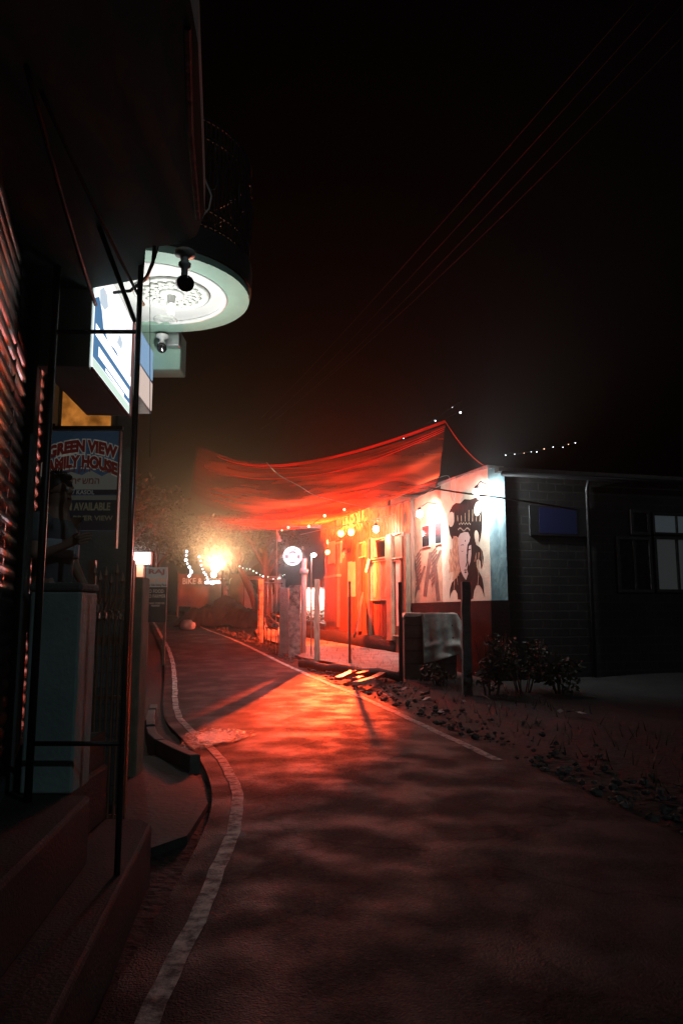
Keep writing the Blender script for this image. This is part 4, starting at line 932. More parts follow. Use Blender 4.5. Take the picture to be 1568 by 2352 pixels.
# leaf strokes on the rear mural
m = MB()
for k in range(9):
    y = 1262 + 9 * k; fquad(m, (955, y + 18), (966, y), 3.0, -0.092); fquad(m, (990, y + 10), (1003, y - 8), 3.4, -0.092)
for (a, b, w) in (((948, 1270), (962, 1355), 5), ((975, 1370), (988, 1268), 8), ((1006, 1380), (998, 1300), 9), ((985, 1330), (1012, 1262), 6), ((948, 1380), (975, 1300), 5)): fquad(m, a, b, w, -0.094)
m.build('mural_leaves', 'brownstripe', ch)

# ------------------------------------------------------------------ timber cafe further along
S_C1 = FS(748)
ca = thing('timber_cafe', tuple(fac((S_E + S_C1) / 2, -1.0, g(24))), 'ramshackle red lit timber cafe with boarded windows and a thatched eave', 'building')
ZC = ZT - 0.10
m = MB(); fs_(m, S_E + 0.002, S_C1, 0.2, ZC, -0.25, 0.0); m.build('wall', 'redwood', ca)
a = fac(S_C1, -0.25, 0.2); m = MB(); m.obox(a, VN * -5.0, VD * -0.2, V((0, 0, ZC - 0.2))); m.build('side_wall', 'redwood', ca)
m = MB(); fs_(m, S_E - 0.3, S_C1 + 0.4, ZC + 0.002, ZC + 0.06, -4.0, 0.75); m.build('roof', 'roof', ca)
m = MB(); 
for s in [S_E + 0.05 + (S_C1 - S_E) * k / 34 for k in range(35)]: fs_(m, s, s + 0.02, 0.25, ZC - 0.02, 0.001, 0.014)
m.build('cover_strip', 'redwood', ca)
def opening(px0, px1, py0, py1, frame, fill, t=2.2, split=0, nm='window', sub='pane', inner=None):
    m = MB(); fb(m, px0, px0 + t, py0, py1, 0.015, 0.09); fb(m, px1 - t, px1, py0, py1, 0.015, 0.09)
    fb(m, px0 + t, px1 - t, py0, py0 + t * 1.3, 0.015, 0.10); fb(m, px0 - 1, px1 + 1, py1 - t * 1.4, py1, 0.0155, 0.13)
    for k in range(split):
        c = px0 + (px1 - px0) * (k + 1) / (split + 1); fb(m, c - 0.7, c + 0.7, py0 + t, py1 - t, 0.016, 0.07)
    w = m.build(nm, frame, ca)
    m = MB(); fb(m, px0 + t * .5, px1 - t * .5, py0 + t * .5, py1 - t * .5, 0.0152, 0.03); m.build(sub, fill, w)
    return w
opening(819, 841, 1245, 1281, 'palewood', 'curtain')
wA = opening(852, 886, 1236, 1284, 'palewood', 'window', split=0)
wB = opening(851, 894, 1286, 1379, 'palewood', 'curtain', split=1)
m = MB(); fpoly(m, [(854, 1290), (862, 1290), (866, 1330), (863, 1372), (855, 1374)], 0.045); fpoly(m, [(884, 1292), (891, 1292), (890, 1370), (880, 1372), (887, 1330)], 0.045); m.build('curtain', 'palewood', wB)
m = MB(); fpoly(m, [(856, 1242), (862, 1242), (866, 1280), (857, 1280)], 0.045); m.build('curtain', 'palewood', wA)
opening(898, 923, 1225, 1283, 'palewood', 'redwood')
opening(897, 920, 1286, 1462, 'palewood', 'wood', nm='door', sub='door_leaf')
m = MB(); fb(m, 908.5, 917, 1287, 1438, 0.032, 0.06); m.build('pale_panel', 'board', ca)
for (a, b, c, d, w_) in ((840, 846, 1240, 1462, 'wood'), (886, 897, 1228, 1470, 'brown'), (816, 821, 1245, 1450, 'wood'), (770, 774, 1250, 1440, 'wood'), (926, 931, 1225, 1440, 'wood')):
    m = MB(); fb(m, a, b, c, d, 0.02, 0.16); m.build('post', w_, ca)
for (a, b, c, d) in ((753, 783, 1244, 1294), (798.5, 816, 1290, 1370)):
    m = MB(); fb(m, a, (a + b) / 2 - 0.1, c, d, 0.02, 0.045); fb(m, (a + b) / 2, b, c + 0.6, d, 0.02, 0.05); m.build('pale_board', 'board', ca)
m = MB(); fb(m, 756, 797, 1294, 1450, 0.02, 0.05); m.build('plank_panel', 'redwood', ca)
m = MB(); fb(m, 745, 772, 1325, 1428, 0.08, 0.16); m.build('door', 'redwood', ca); 
m = MB(); fb(m, 744, 773, 1321, 1326, 0.07, 0.24); m.build('door_ledge', 'palewood', ca)
m = MB(); fquad(m, (848, 1284), (840.5, 1314), 5, 0.19); m.build('loose_slat', 'board', ca, solid=0.02)
# thatched fringe along the eave
m = MB()
for k in range(520):
    s = S_E - 0.2 + (FS(780) - S_E) * random.random() ** 1.3; l = 0.25 + 0.5 * random.random(); o = 0.70 + 0.12 * random.random(); dz = random.uniform(-0.08, 0.08)
    a = fac(s, o, ZC + 0.04); b = fac(s + dz, o + random.uniform(-.05, .05), ZC - l); w = VD * 0.024
    m.add([a - w, a + w, b + w * .3, b - w * .3], [(0, 1, 2, 3)])
m.build('thatch_fringe', 'thatch', ca)
# leaning plank in front of the boards
m = MB(); a, b = FP(831, 1366, 0.22), FP(815.5, 1458, 0.9); m.beam(a, b, 0.26, 0.05, up=tuple(VN)); tag(m.build('leaning_plank', 'wood'), 'wide weathered plank leaning against the cafe front below its windows', 'plank')

# ------------------------------------------------------------------ lamps
def lamp_on_wall(loc, nm, lab, bulbmat, col, power, r, arm=None, rad=0.08, wash=0.0, throw=0.0):
    t = thing(nm, tuple(loc), lab, 'lamp'); L = V(loc)
    m = MB(); m.ball(L, r, 14, (1, 1, 1.15)); m.build('bulb', bulbmat, t, smooth=True)
    m = MB(); m.lathe(L + V((0, 0, r * 1.05)), [(r * 0.55, -0.01), (r * 0.5, 0.05), (r * 0.3, 0.07), (0, 0.07)], 12)
    if arm is not None: m.tube([L + V((0, 0, r + 0.06)), L.lerp(V(arm), 0.4) + V((0, 0, r + 0.10)), V(arm)], 0.012, 6)
    m.build('lamp_holder', 'black', t, smooth=True)
    light(t, L + (V((0, -1, -0.6)).normalized() * (r + rad + 0.03)), col, power, rad)
    if throw:
        q = L + V((0, -r - 0.06, 0)); light(t, q, col, throw, 0.06, 'SPOT', V((3.0, 0.0, 8.2)), R(35)).data.spot_blend = 1.0  # extra spot aimed over the street, added for a bloom halo
    if wash:
        q = L - VN * (r + 0.03) - V((0, 0, 0.05)); light(t, q, col, wash, 0.04, 'SPOT', q - VN * 1.0 + VD * 0.45 - V((0, 0, 0.5)), R(160))  # extra spot added to brighten the wall alone
    return t
WH = (0.92, 0.98, 1.0)
L1 = FP(1094, 1131, 0.42); lamp_on_wall(L1, 'wall_lamp', 'brightest white lamp, on a bracket over the painted head near the corner', 'glow_white', WH, P_WHITE * 0.9, 0.085, fac(0.06, 0.0, L1.z + 0.25), wash=P_WASH * 0.6, throw=P_THROW)
L2 = FP(963, 1180, 0.5); lamp_on_wall(L2, 'wall_lamp', 'white lamp above the two small windows of the rear mural wall', 'glow_white', (1, 0.97, 0.92), P_WHITE * 0.7, 0.09, fac(FS(963, .5), -0.1, L2.z + 0.3), wash=P_WASH, throw=P_THROW * 0.8)
L3 = FP(863, 1215, 0.62); lamp_on_wall(L3, 'eave_lamp', 'warm white lamp under the thatched eave of the cafe', 'glow_warm', (1, 0.86, 0.66), P_WHITE * 1.2, 0.09, fac(FS(863, .62), 0.3, ZC), wash=P_WASH * 0.22, throw=P_THROW * 0.6)
Y1 = FP(783, 1225, 0.7); Y2 = FP(806, 1222, 0.7)
for q, lab in ((Y1, 'left of the two yellow bulbs under the cafe eave'), (Y2, 'right of the two yellow bulbs under the cafe eave')):
    lamp_on_wall(q, 'yellow_bulb', lab, 'glow_yellow', (1, 0.65, 0.12), 25, 0.10, fac((q - CO).dot(VD), 0.5, ZC))
RL = P(752, 1268, 22.6)
FLD = V((0.10, 25.0, 3.75))
rl_ = lamp_on_wall(RL, 'red_lamp', 'red bulb hanging on a wire in the middle of the cafe yard', 'glow_red', (1.0, 0.06, 0.012), P_RED, 0.07, P(752, 1225, 22.6), rad=0.10, throw=P_THROW * 4.2)
o_ = light(rl_, RL + V((0, 0.0, 0.25)), (1.0, 0.06, 0.012), 7500.0, 0.08, 'SPOT', RL + V((0, 0.0, 1.25)), R(174)); o_.data.spot_blend = 0.08  # extra upward spot added to brighten the red veil
light(rl_, RL + V((0, 0.16, 0.0)), (1.0, 0.06, 0.012), 9000.0, 0.08, 'SPOT', RL + V((0.2, 1.16, -0.15)), R(150))  # extra spot added to redden the cafe front
fd = thing('floodlight', tuple(FLD), 'small black floodlight hung under the cafe eave, throwing red light down on the road', 'lamp')
fdir = (V((-0.55, 14.3, 0)) - FLD).normalized()
m = MB(); m.lathe(FLD - fdir * 0.02, [(0.0, -0.12), (0.05, -0.12), (0.09, 0.0), (0.10, 0.03), (0.09, 0.03), (0.075, -0.01), (0.0, -0.01)], 16, axis=fdir); m.build('housing', 'black', fd, smooth=True)
m = MB(); m.tube([FLD - fdir * 0.1 + V((0, 0, .04)), V((FLD.x + 0.1, FLD.y + 0.3, ZC + 0.02))], 0.008, 6); m.build('cord', 'cable', fd)
light(fd, FLD + fdir * 0.06, (1.0, 0.06, 0.012), P_FLOOD, 0.05, 'SPOT', V((-0.55, 14.3, 0)), R(17))
CL = P(720, 1275, 21.5); cl = thing('pole_lamp', (CL.x, 21.5, g(21.5)), 'small cool white lamp on a thin pole right of the round sign', 'lamp')
m = MB(); m.tube([(P(715, 1400, 21.5).x, 21.5, g(21.5)), (P(715, 1290, 21.5).x, 21.5, CL.z - 0.05), (CL.x, 21.5, CL.z + 0.05)], 0.02, 8); m.build('pole', 'palewood', cl, smooth=True)
m = MB(); m.ball(CL, 0.065, 12, (1.2, 1, .8)); m.build('bulb', 'glow_cool', cl, smooth=True)
light(cl, CL + V((0.02, -0.2, 0)), (0.8, 0.85, 1.0), 25, 0.07)
SL = P(495, 1302, 37.0); sl = thing('street_lamp', (SL.x + 0.3, 37, g(37)), 'blazing warm street lamp far down the road among the trees', 'lamp')
m = MB(); m.tube([(SL.x + 0.35, 37.1, g(37) - .2), (SL.x + 0.35, 37.1, SL.z + 0.4), (SL.x + 0.2, 37.05, SL.z + 0.5), (SL.x, 37, SL.z + 0.25)], 0.05, 8); m.build('pole', 'iron', sl, smooth=True)
m = MB(); m.ball(SL, 0.22, 14, (1, 1, 1.2)); m.build('bulb', 'glow_warm', sl, smooth=True)
light(sl, SL + V((0.1, -0.55, -0.1)), (1.0, 0.52, 0.24), P_FAR, 0.2, 'SPOT', V((1.5, 0.0, 11.0)), R(32))  # spot aimed over the street, added for the halo round this lamp
q = P(488, 1338, 36.0); m = MB(); m.tube([(q.x - 0.35, 36, q.z), (q.x + 0.35, 36, q.z + 0.02)], 0.05, 8); tl = thing('tube_lamp', (q.x, 36, q.z), 'short horizontal white tube lamp below the blazing street lamp', 'lamp'); m.build('tube', 'glow_cool', tl)
m = MB(); m.box(q.x - 0.4, q.x + 0.4, 36.05, 36.12, q.z + 0.03, q.z + 0.12); m.build('fitting', 'iron', tl)
q = P(491, 1320, 36.5); m = MB(); m.ball(q, 0.14, 12); bl = thing('bulb_lamp', tuple(q), 'small white round lamp between the street lamp and the tube lamp', 'lamp'); m.build('bulb', 'glow_warm', bl); m = MB(); m.lathe(q, [(0.06, 0.13), (0.05, 0.24), (0, 0.24)], 10); m.build('lamp_holder', 'iron', bl)

# round neon sign
NY0 = 18.9
NS = P(672, 1277, NY0); nr = 21.5 / FPX * NY0
ns = thing('round_neon_sign', tuple(NS), 'round white neon sign with arched lettering and a plate symbol, hung over the concrete posts', 'sign')
def ring(m, c, r0, r1, y0, seg=40):
    n0 = [(c.x + r * cos(2 * pi * k / seg), y0, c.z + r * sin(2 * pi * k / seg)) for r in (r0, r1) for k in range(seg)]
    return m.add(n0, [(k, (k + 1) % seg, seg + (k + 1) % seg, seg + k) for k in range(seg)])
m = MB(); m.lathe(NS + V((0, 0.07, 0)), [(0, 0), (nr, 0), (nr, 0.062), (0, 0.062)], 40, axis=(0, -1, 0)); m.build('drum', 'iron', ns)
m = MB(); m.add([(NS.x + nr * 0.83 * cos(2 * pi * k / 40), NY0 - 0.005, NS.z + nr * 0.83 * sin(2 * pi * k / 40)) for k in range(40)], [tuple(range(40))]); m.build('backing', 'neonred', ns)
m = MB(); ring(m, NS, nr * 0.82, nr * 1.0, NY0 - 0.01); m.build('neon_ring', 'neon', ns)
m = MB(); put_text(m, 'BUDDHA CAFE', 0.09, NS + V((0, -0.02, 0)), X, Z, NY, 0, 0, 0.004, lift=0.0, width=nr * 1.75, height=nr * 0.24, circ=nr * 0.64)
m.add([NS + V((nr * x, -0.02, nr * z)) for x, z in ((-0.68, -0.55), (-0.03, -0.57), (-0.03, -0.30), (-0.68, -0.28))], [(0, 1, 2, 3)])
m.add([NS + V((nr * x, -0.02, nr * z)) for x, z in ((0.02, -0.57), (0.66, -0.60), (0.68, -0.32), (0.02, -0.30))], [(0, 1, 2, 3)])
m.build('lettering', 'neon', ns)
m = MB(); m.add([NS + V((nr * 0.28 * cos(2 * pi * k / 24), -0.02, nr * 0.02 + nr * 0.28 * sin(2 * pi * k / 24))) for k in range(24)], [tuple(range(24))])
m.add([NS + V((nr * x, -0.02, nr * z)) for x, z in ((-0.42, -0.22), (-0.34, -0.22), (-0.34, 0.25), (-0.42, 0.25))], [(0, 1, 2, 3)])
m.add([NS + V((nr * x, -0.02, nr * z)) for x, z in ((0.30, -0.25), (0.44, -0.25), (0.42, 0.27), (0.30, 0.22))], [(0, 1, 2, 3)]); m.build('plate_symbol', 'neon', ns)
pp = P(697, 1450, 21.9)
sp_ = thing('sign_pipe', (pp.x, 21.9, g(21.9)), 'pale standing pipe with a fat joint, just right of the round neon sign', 'pipe')
m = MB(); m.tube([(pp.x, 21.9, g(21.9) - .1), (pp.x, 21.9, P(697, 1283, 21.9).z)], 0.075, 12); m.build('pipe', 'board', sp_, smooth=True)
m = MB(); zz = P(697, 1312, 21.9).z; m.tube([(pp.x - 0.02, 21.9, zz - 0.09), (pp.x + 0.02, 21.9, zz + 0.07)], 0.125, 12); m.build('joint', 'board', sp_, smooth=True)
m = MB()
for sx in (-0.12, 0.12): m.tube([NS + V((sx, 0.04, nr * 0.8)), NS + V((sx * 1.6, 0.10, 1.35))], 0.006, 5)
m.build('hanging_cord', 'cable', ns)
light(ns, NS + V((0, -0.25, -0.1)), (0.95, 0.93, 1.0), 150, 0.2)

# ------------------------------------------------------------------ posts along the verge
def post(bx, by, ty, wpx, mt_, nm, lab, cat='post', group=None, taper=0.92, lean=0.0, depth=1.0):
    b = GP(bx, by); w = wpx / FPX * b.y; zt = P(bx, ty, b.y).z
    m = MB(); n = 8; rows = []
    for i in range(n + 1):
        t = i / n; k = w / 2 * (1 - (1 - taper) * t); z = b.z - 0.15 + (zt - b.z + 0.15) * t; j = 0.012 * w / 0.2
        cx = b.x + lean * t + random.uniform(-j, j); cy = b.y + k * depth
        rows.append([(cx - k, cy - k * depth, z), (cx + k, cy - k * depth, z), (cx + k, cy + k * depth, z), (cx - k, cy + k * depth, z), (cx - k, cy - k * depth, z)])
    m.grid(rows); m.add(rows[-1][:4], [(0, 1, 2, 3)])
    o = m.build(nm, mt_, bevel=0.01); return tag(o, lab, cat, group)
FG = 'posts standing along the right edge of the road'
post(651, 1500, 1350, 22, 'concrete', 'concrete_post', 'smooth pale concrete post, left of the thick stained pair under the round sign', group=FG)
post(675, 1506, 1344, 27, 'wornconcrete', 'concrete_post', 'rough stained concrete post, right of the thick pair under the round sign', group=FG, taper=0.97)
post(727, 1518, 1330, 13, 'palewood', 'timber_post', 'square pale grey timber post just right of the thick concrete pair', group=FG)
post(597, 1473, 1330, 12, 'wornconcrete', 'timber_post', 'thin pale post left of the thick concrete pair, before the dark tree trunks', group=FG)
post(519, 1428, 1312, 11, 'wornconcrete', 'timber_post', 'farthest pale post, standing in front of the dark rubble heap', group=FG)
post(803, 1526, 1335, 6, 'darkwood', 'iron_post', 'thin black post before the red lit forecourt floor', group=FG)
post(921, 1562, 1337, 9, 'darkwood', 'iron_post', 'black post at the left end of the draped stack', group=FG)
post(1075, 1592, 1336, 21, mat('mossy_post', (0.13, 0.14, 0.135), (0.07, 0.08, 0.075), 0.85, scale=5, bump=0.5, bscale=20), 'concrete_post', 'thick dark mossy post in front of the painted mural head', group=FG)
# thin rail and wires in the gap left of the pair
a, b = GP(597, 1473), GP(651, 1500)
m = MB()
for t in (0.25, 0.45, 0.65, 0.85):
    p = a.lerp(b, t) + V((0, 0.5, 0)); m.tube([(p.x, p.y, g(p.y) - .05), (p.x, p.y, P(620, 1338, p.y).z)], 0.018, 6)
m.tube([a + V((0.1, .5, P(600, 1337, a.y + .5).z - a.z)), b + V((-0.1, .5, P(648, 1340, b.y + .5).z - b.z))], 0.022, 6)
tag(m.build('railing', 'iron'), 'thin metal railing between the farther thin post and the concrete pair', 'railing')
# stack of pipes / frame leaning behind it
pts = [((612, 1412), (642, 1436)), ((618, 1428), (640, 1432)), ((616, 1440), (642, 1446)), ((606, 1426), (612, 1440)), ((622, 1408), (640, 1416))]
m = MB()
for p, q in pts: m.tube([P(*p, 24.6), P(*q, 24.2)], 0.03, 8)
m.tube([P(608, 1418, 24.6), V((P(608, 1418, 24.6).x, 24.6, g(24.6)))], 0.03, 6); m.tube([P(640, 1440, 24.2), V((P(640, 1440, 24.2).x, 24.2, g(24.2)))], 0.03, 6)
tag(m.build('tube_chair', 'steel', smooth=True), 'shiny metal tube frame chair behind the railing', 'chair')

# low log benches and timber edging in the yard
LG = 'low timbers lying across the cafe yard'
def log(p, q, r, lab, mt_='darkwood', lift=0.0):
    a, b = GP(*p), GP(*q); a.z += r * 0.8 + lift; b.z += r * 0.8 + lift
    n = 10; pts = []
    for i in range(n + 1):
        c = a.lerp(b, i / n); c.z = g(c.y) + r * 0.8 + lift + 0.03 * sin(i * 1.7); c.y += 0.05 * sin(i * 2.1); pts.append(c)
    o = MB().tube(pts, [r * (1 + 0.12 * sin(i * 1.9)) for i in range(n + 1)], 10).build('log_bench', mt_, smooth=True); tag(o, lab, 'log', LG); return o
log((690, 1462), (918, 1500), 0.22, 'long dark log at the back of the lit forecourt floor')
log((700, 1446), (900, 1474), 0.20, 'dark log farthest back, against the cafe boards')
log((690, 1532), (918, 1562), 0.10, 'dark rounded timber along the front edge of the forecourt')
log((590, 1465), (640, 1462), 0.16, 'pale peeled log behind the farther thin post', 'palewood')
q = GP(864, 1470); q.z = P(864, 1461, q.y).z
m = MB(); zb_ = g(q.y) + 0.36; m.lathe((q.x, q.y, zb_), [(0, 0), (0.13, 0), (0.14, 0.2), (0.13, 0.2), (0.12, 0.02), (0, 0.02)], 16); tag(m.build('tin_bucket', 'steel', smooth=True), 'small metal tin on the log under the big cafe window', 'bucket')
# painted planks dumped beside the line
PKL = [((776, 1569), (812, 1554), 'redpaint', 'white and red plank nearest the road line end'), ((822, 1559), (842, 1555), 'redpaint', 'short red plank, topmost of the dumped planks'), ((816, 1580), (856, 1571), 'board', 'pale plank lowest of the dumped planks'), ((816, 1571), (830, 1568), 'redpaint', 'small red offcut between the dumped planks'), ((858, 1568), (884, 1556), 'redpaint', 'red plank farthest right of the dumped planks')]
for p, q, mt_, lab in PKL:
    a, b = GP(*p), GP(*q); a.z += 0.09; b.z += 0.11; m = MB(); m.beam(a, b, 0.16, 0.07); o = m.build('painted_plank', mt_, bevel=0.008); tag(o, lab, 'plank', 'painted planks dumped by the road')

# ------------------------------------------------------------------ stack under a grey sheet
cy = GP(990, 1556).y; x0, x1 = P(928, 1480, cy).x, P(1048, 1480, cy).x; zt2 = P(990, 1409, cy).z
st = thing('covered_stack', ((x0 + x1) / 2, cy + .4, g(cy)), 'tall dark boxed stack beside the black post, half under a grey sheet', 'stack')
m = MB(); m.box(x0, x1, cy, cy + 0.8, g(cy) - 0.1, zt2 - 0.02); m.build('box', mat('dark_stack_boards', (0.055, 0.045, 0.035), (0.035, 0.028, 0.022), 0.75, scale=5, bump=0.3, bscale=12), st, bevel=0.03)
m = MB()
for k in range(1, 5): z = g(cy) + (zt2 - g(cy)) * k / 5; m.box(x0 + 0.01, x1 - 0.01, cy - 0.015, cy - 0.001, z, z + 0.04)
m.build('batten', 'darkwood', st)
# draped sheet: over the top, down the front on the right, gathered at the foot
rows = []; W = x1 - x0
NX, NY2 = 72, 60
for j in range(NY2 + 1):
    v = j / NY2; row = []
    for i in range(NX + 1):
        u = i / NX; x = x0 - 0.05 + (W + 0.16) * u
        drop = 0.06 + 0.04 * sin(9 * u) if u < 0.34 else (1.05 + 0.12 * sin(5 * u)) * min(1.0, (u - 0.34) / 0.03 + 0.06)
        drop = max(drop, 0.05); L = 0.85 + drop; s = v * L
        f = 0.5 + 0.5 * sin(21 * u + 2.0 * sin(4 * u)); f2 = sin(34 * u + 1.3)
        if s < 0.85: y = cy + 0.82 - s; z = zt2 + 0.012 + 0.01 * sin(8 * u) * sin(5 * s)
        else:
            d = s - 0.85; am = min(d / 0.35, 1.0)
            y = cy - 0.03 - 0.055 * am * f - 0.02 * am * f2 - 0.05 * am * max(0, d - 0.55); z = zt2 + 0.012 - d + 0.03 * am * sin(6 * u + 5 * d)
            if d > 0.62: y -= 0.10 * sin((d - 0.62) * 12) ** 2 * (0.5 + 0.5 * sin(16 * u + 9 * d)); x += 0.06 * (d - 0.62) * sin(11 * u)
            x += 0.09 * d * (u - 0.4)
        if u > 0.93: z -= (u - 0.93) * 2.4
        if u < 0.06: z -= (0.06 - u) * 2.0
        row.append((x, y, z))
    rows.append(row)
tag(MB().grid(rows).build('draped_sheet', 'sheet', smooth=True, solid=0.006), 'crumpled grey sheet draped over the tall stack', 'sheet')

# ------------------------------------------------------------------ plants
def leaves(m, c, r, n, size, flat=1.0):
    for _ in range(n):
        d = V((random.gauss(0, 1), random.gauss(0, 1), random.gauss(0, 1))).normalized() * (random.random() ** 0.45)
        p = V(c) + V((d.x * r[0], d.y * r[1], d.z * r[2]))
        a = V((random.gauss(0, 1), random.gauss(0, 1), random.gauss(0, .6))).normalized(); b = a.cross(V((random.gauss(0, 1), random.gauss(0, 1), random.gauss(0, 1)))).normalized(); s = size * random.uniform(0.6, 1.3)
        m.add([p - a * s, p + b * s * .45, p + a * s, p - b * s * .45], [(0, 1, 2, 3)])
def bush(px, py, h, w, lab, n=700):
    b = GP(px, py); t = thing('bush', tuple(b), lab, 'bush', 'bushes below the dark brick front')
    m = MB()
    for k in range(7): leaves(m, b + V((random.uniform(-w, w) * .6, random.uniform(-.3, .3), h * random.uniform(0.25, 0.85))), (w * .45, .35, h * .25), n // 7, 0.06)
    m.build('foliage', 'leaf', t)
    m = MB()
    for k in range(9):
        a = random.uniform(-1, 1); m.tube([b + V((a * .15, 0, -0.05)), b + V((a * w * .5, random.uniform(-.2, .2), h * .5)), b + V((a * w * .8, random.uniform(-.3, .3), h * random.uniform(.8, 1.1)))], [0.015, 0.01, 0.004], 5)
    m.build('stems', 'bark', t)
bush(1128, 1590, 1.15, 0.5, 'dark leafy bush just right of the thick mossy post')
bush(1200, 1585, 1.0, 0.6, 'dark bush, middle one of three below the brick front')
bush(1290, 1590, 0.8, 0.6, 'dark low bush farthest right below the brick front', 500)
bush(1010, 1570, 0.45, 0.5, 'low weedy bush at the foot of the draped stack', 400)

def tree(base, h, lean, crown, lab, leafmat, n, lsize, trunk_r=0.16, limbs=5, nm='tree'):
    b = V(base); t = thing(nm, tuple(b), lab, 'tree', 'trees behind the bend')
    top = b + V(lean) + V((0, 0, h * 0.62))
    m = MB(); m.tube([b - V((0, 0, .2)), b.lerp(top, 0.35) + V((0.08, 0, 0)), b.lerp(top, 0.7) - V((0.05, 0, 0)), top], [trunk_r * 1.2, trunk_r, trunk_r * .8, trunk_r * .5], 9)
    tips = []
    for k in range(limbs):
        a = 2 * pi * k / limbs + random.uniform(-.4, .4); s = b.lerp(top, random.uniform(0.55, 1.0)); e = top + V((cos(a) * crown[0] * .75, sin(a) * crown[1] * .75, random.uniform(0.1, .7) * crown[2]))
        m.tube([s, s.lerp(e, .5) + V((0, 0, .15)), e], [trunk_r * .5, trunk_r * .3, trunk_r * .1], 6); tips.append(e)
        tips.append(s.lerp(e, .6))
    m.build('trunk', 'bark', t, smooth=True)
    m = MB()
    for q in tips: leaves(m, q, (crown[0] * .42, crown[1] * .42, crown[2] * .36), n // len(tips), lsize)
    m.build('crown', leafmat, t)
    return t
tb = lambda px, y: V((P(px, 1300, y).x, y, g(y)))
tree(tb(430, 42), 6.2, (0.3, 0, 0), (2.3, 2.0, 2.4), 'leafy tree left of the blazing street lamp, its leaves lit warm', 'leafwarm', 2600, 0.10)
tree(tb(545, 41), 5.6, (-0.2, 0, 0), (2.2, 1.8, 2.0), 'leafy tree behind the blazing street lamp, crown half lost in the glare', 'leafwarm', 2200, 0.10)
tree(tb(352, 36), 6.4, (0.2, 0, 0), (2.0, 1.8, 2.2), 'dark leafy tree above the chalked notice board', 'leaf', 2400, 0.10)
tree(tb(614, 31), 5.2, (-0.1, 0, 0.2), (1.7, 1.5, 1.5), 'dark upright tree left of the round neon sign', 'leaf', 1800, 0.08, 0.20)
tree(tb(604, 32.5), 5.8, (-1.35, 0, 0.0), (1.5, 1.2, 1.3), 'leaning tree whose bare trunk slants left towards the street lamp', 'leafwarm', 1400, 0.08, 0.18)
tree(tb(270, 30), 7.0, (0.3, 0, 0), (2.2, 2, 2.4), 'dark tree at the far left, rising behind the glowing road sign', 'leaf', 2000, 0.10)

# pale lit house far behind the trees
a, b = P(560, 1400, 46), P(645, 1300, 46)
hh = thing('far_house', ((a.x + b.x) / 2, 47, g(46)), 'small pale gabled house far back between the leaning tree and the round sign', 'building')
m = MB(); m.box(a.x, b.x, 46, 50, g(46) - .1, b.z - 0.6); m.build('wall', 'board', hh)
m = MB(); m.add([(a.x - .2, 45.8, b.z - .62), (b.x + .2, 45.8, b.z - .62), ((a.x + b.x) / 2, 45.8, b.z + .35), (a.x - .2, 50.2, b.z - .62), (b.x + .2, 50.2, b.z - .62), ((a.x + b.x) / 2, 50.2, b.z + .35)], [(0, 1, 2), (3, 5, 4), (0, 2, 5, 3), (1, 4, 5, 2), (0, 3, 4, 1)]); m.build('roof', 'roof', hh)
for k in (0.25, 0.7):
    x = a.x + (b.x - a.x) * k; m = MB(); m.box(x - .3, x + .3, 45.96, 45.995, g(46) + 1.0, g(46) + 1.9); w = m.build('window', 'wood', hh)
    m = MB(); m.box(x - .24, x + .24, 45.945, 45.958, g(46) + 1.06, g(46) + 1.84); m.build('pane', 'window', w)
# lit gap at the far end of the yard: a white sheeted hut
a, b = P(702, 1432, 34), P(748, 1354, 34)
hu = thing('lit_hut', ((a.x + b.x) / 2, 34, g(34)), 'white boarded hut with a brightly lit front, seen between the posts left of the cafe', 'building')
m = MB(); m.box(a.x - .6, b.x + .4, 34, 36, g(34) - .1, b.z); m.build('wall', 'board', hu)
m = MB()
for k in range(9): z = g(34) + 0.25 + 0.16 * k; m.box(a.x - .59, b.x + .39, 33.975, 33.998, z, z + 0.02)
m.build('batten', 'palewood', hu)
m = MB(); m.box(a.x - .8, b.x + .6, 33.6, 36.3, b.z + .002, b.z + .08); m.build('roof', 'roof', hu)
light(hu, ((a.x + b.x) / 2, 33.3, b.z - .2), (1, 0.95, 0.85), 160, 0.12)
bs = V(((a.x + b.x) / 2 - .1, 33.0, g(33))); m = MB()
for k in range(5): leaves(m, bs + V((-0.5 + .25 * k, 0, .35)), (.25, .25, .35), 90, 0.06)
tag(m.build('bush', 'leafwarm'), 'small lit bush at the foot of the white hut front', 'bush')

# ------------------------------------------------------------------ heap, sack, rubble, weeds
hp = GP(500, 1432); rows = []
hc_ = V((P(510, 1400, 33).x, 33, 0)); 
for j in range(19):
    row = []
    for i in range(31):
        u, v = i / 30 * 2 - 1, j / 18 * 2 - 1; x = hc_.x + 2.0 * u; y = 33 + 1.2 * v
        h = max(0, (1 - u * u) * (1 - v * v)) ** .7 * (0.95 + .35 * sin(5 * u + 1) * cos(4 * v)) + 0.10 * sin(9 * u + 3 * v) * sin(7 * v - 4 * u) + random.uniform(0, .14); row.append((x, y, g(y) - .05 + h))
    rows.append(row)
tag(MB().grid(rows).build('rubble_heap', 'dirt'), 'dark heap of earth and rubble beside the road under the street lamp', 'heap')
q = P(432, 1400, 30.5); q.z = g(30.5)
m = MB(); rows = []
for j in range(9):
    rows.append([(q.x + .30 * cos(2 * pi * i / 16) * sin(pi * (j + .3) / 8.6) * (1 + .12 * sin(3 * i + j)), q.y + .3 * sin(2 * pi * i / 16) * sin(pi * (j + .3) / 8.6), q.z + .18 - .22 * cos(pi * j / 8) + .03 * sin(5 * i + 2 * j)) for i in range(17)])
tag(m.grid(rows).build('white_sack', 'sack', smooth=True), 'bright white sack lying at the left end of the rubble heap', 'sack')
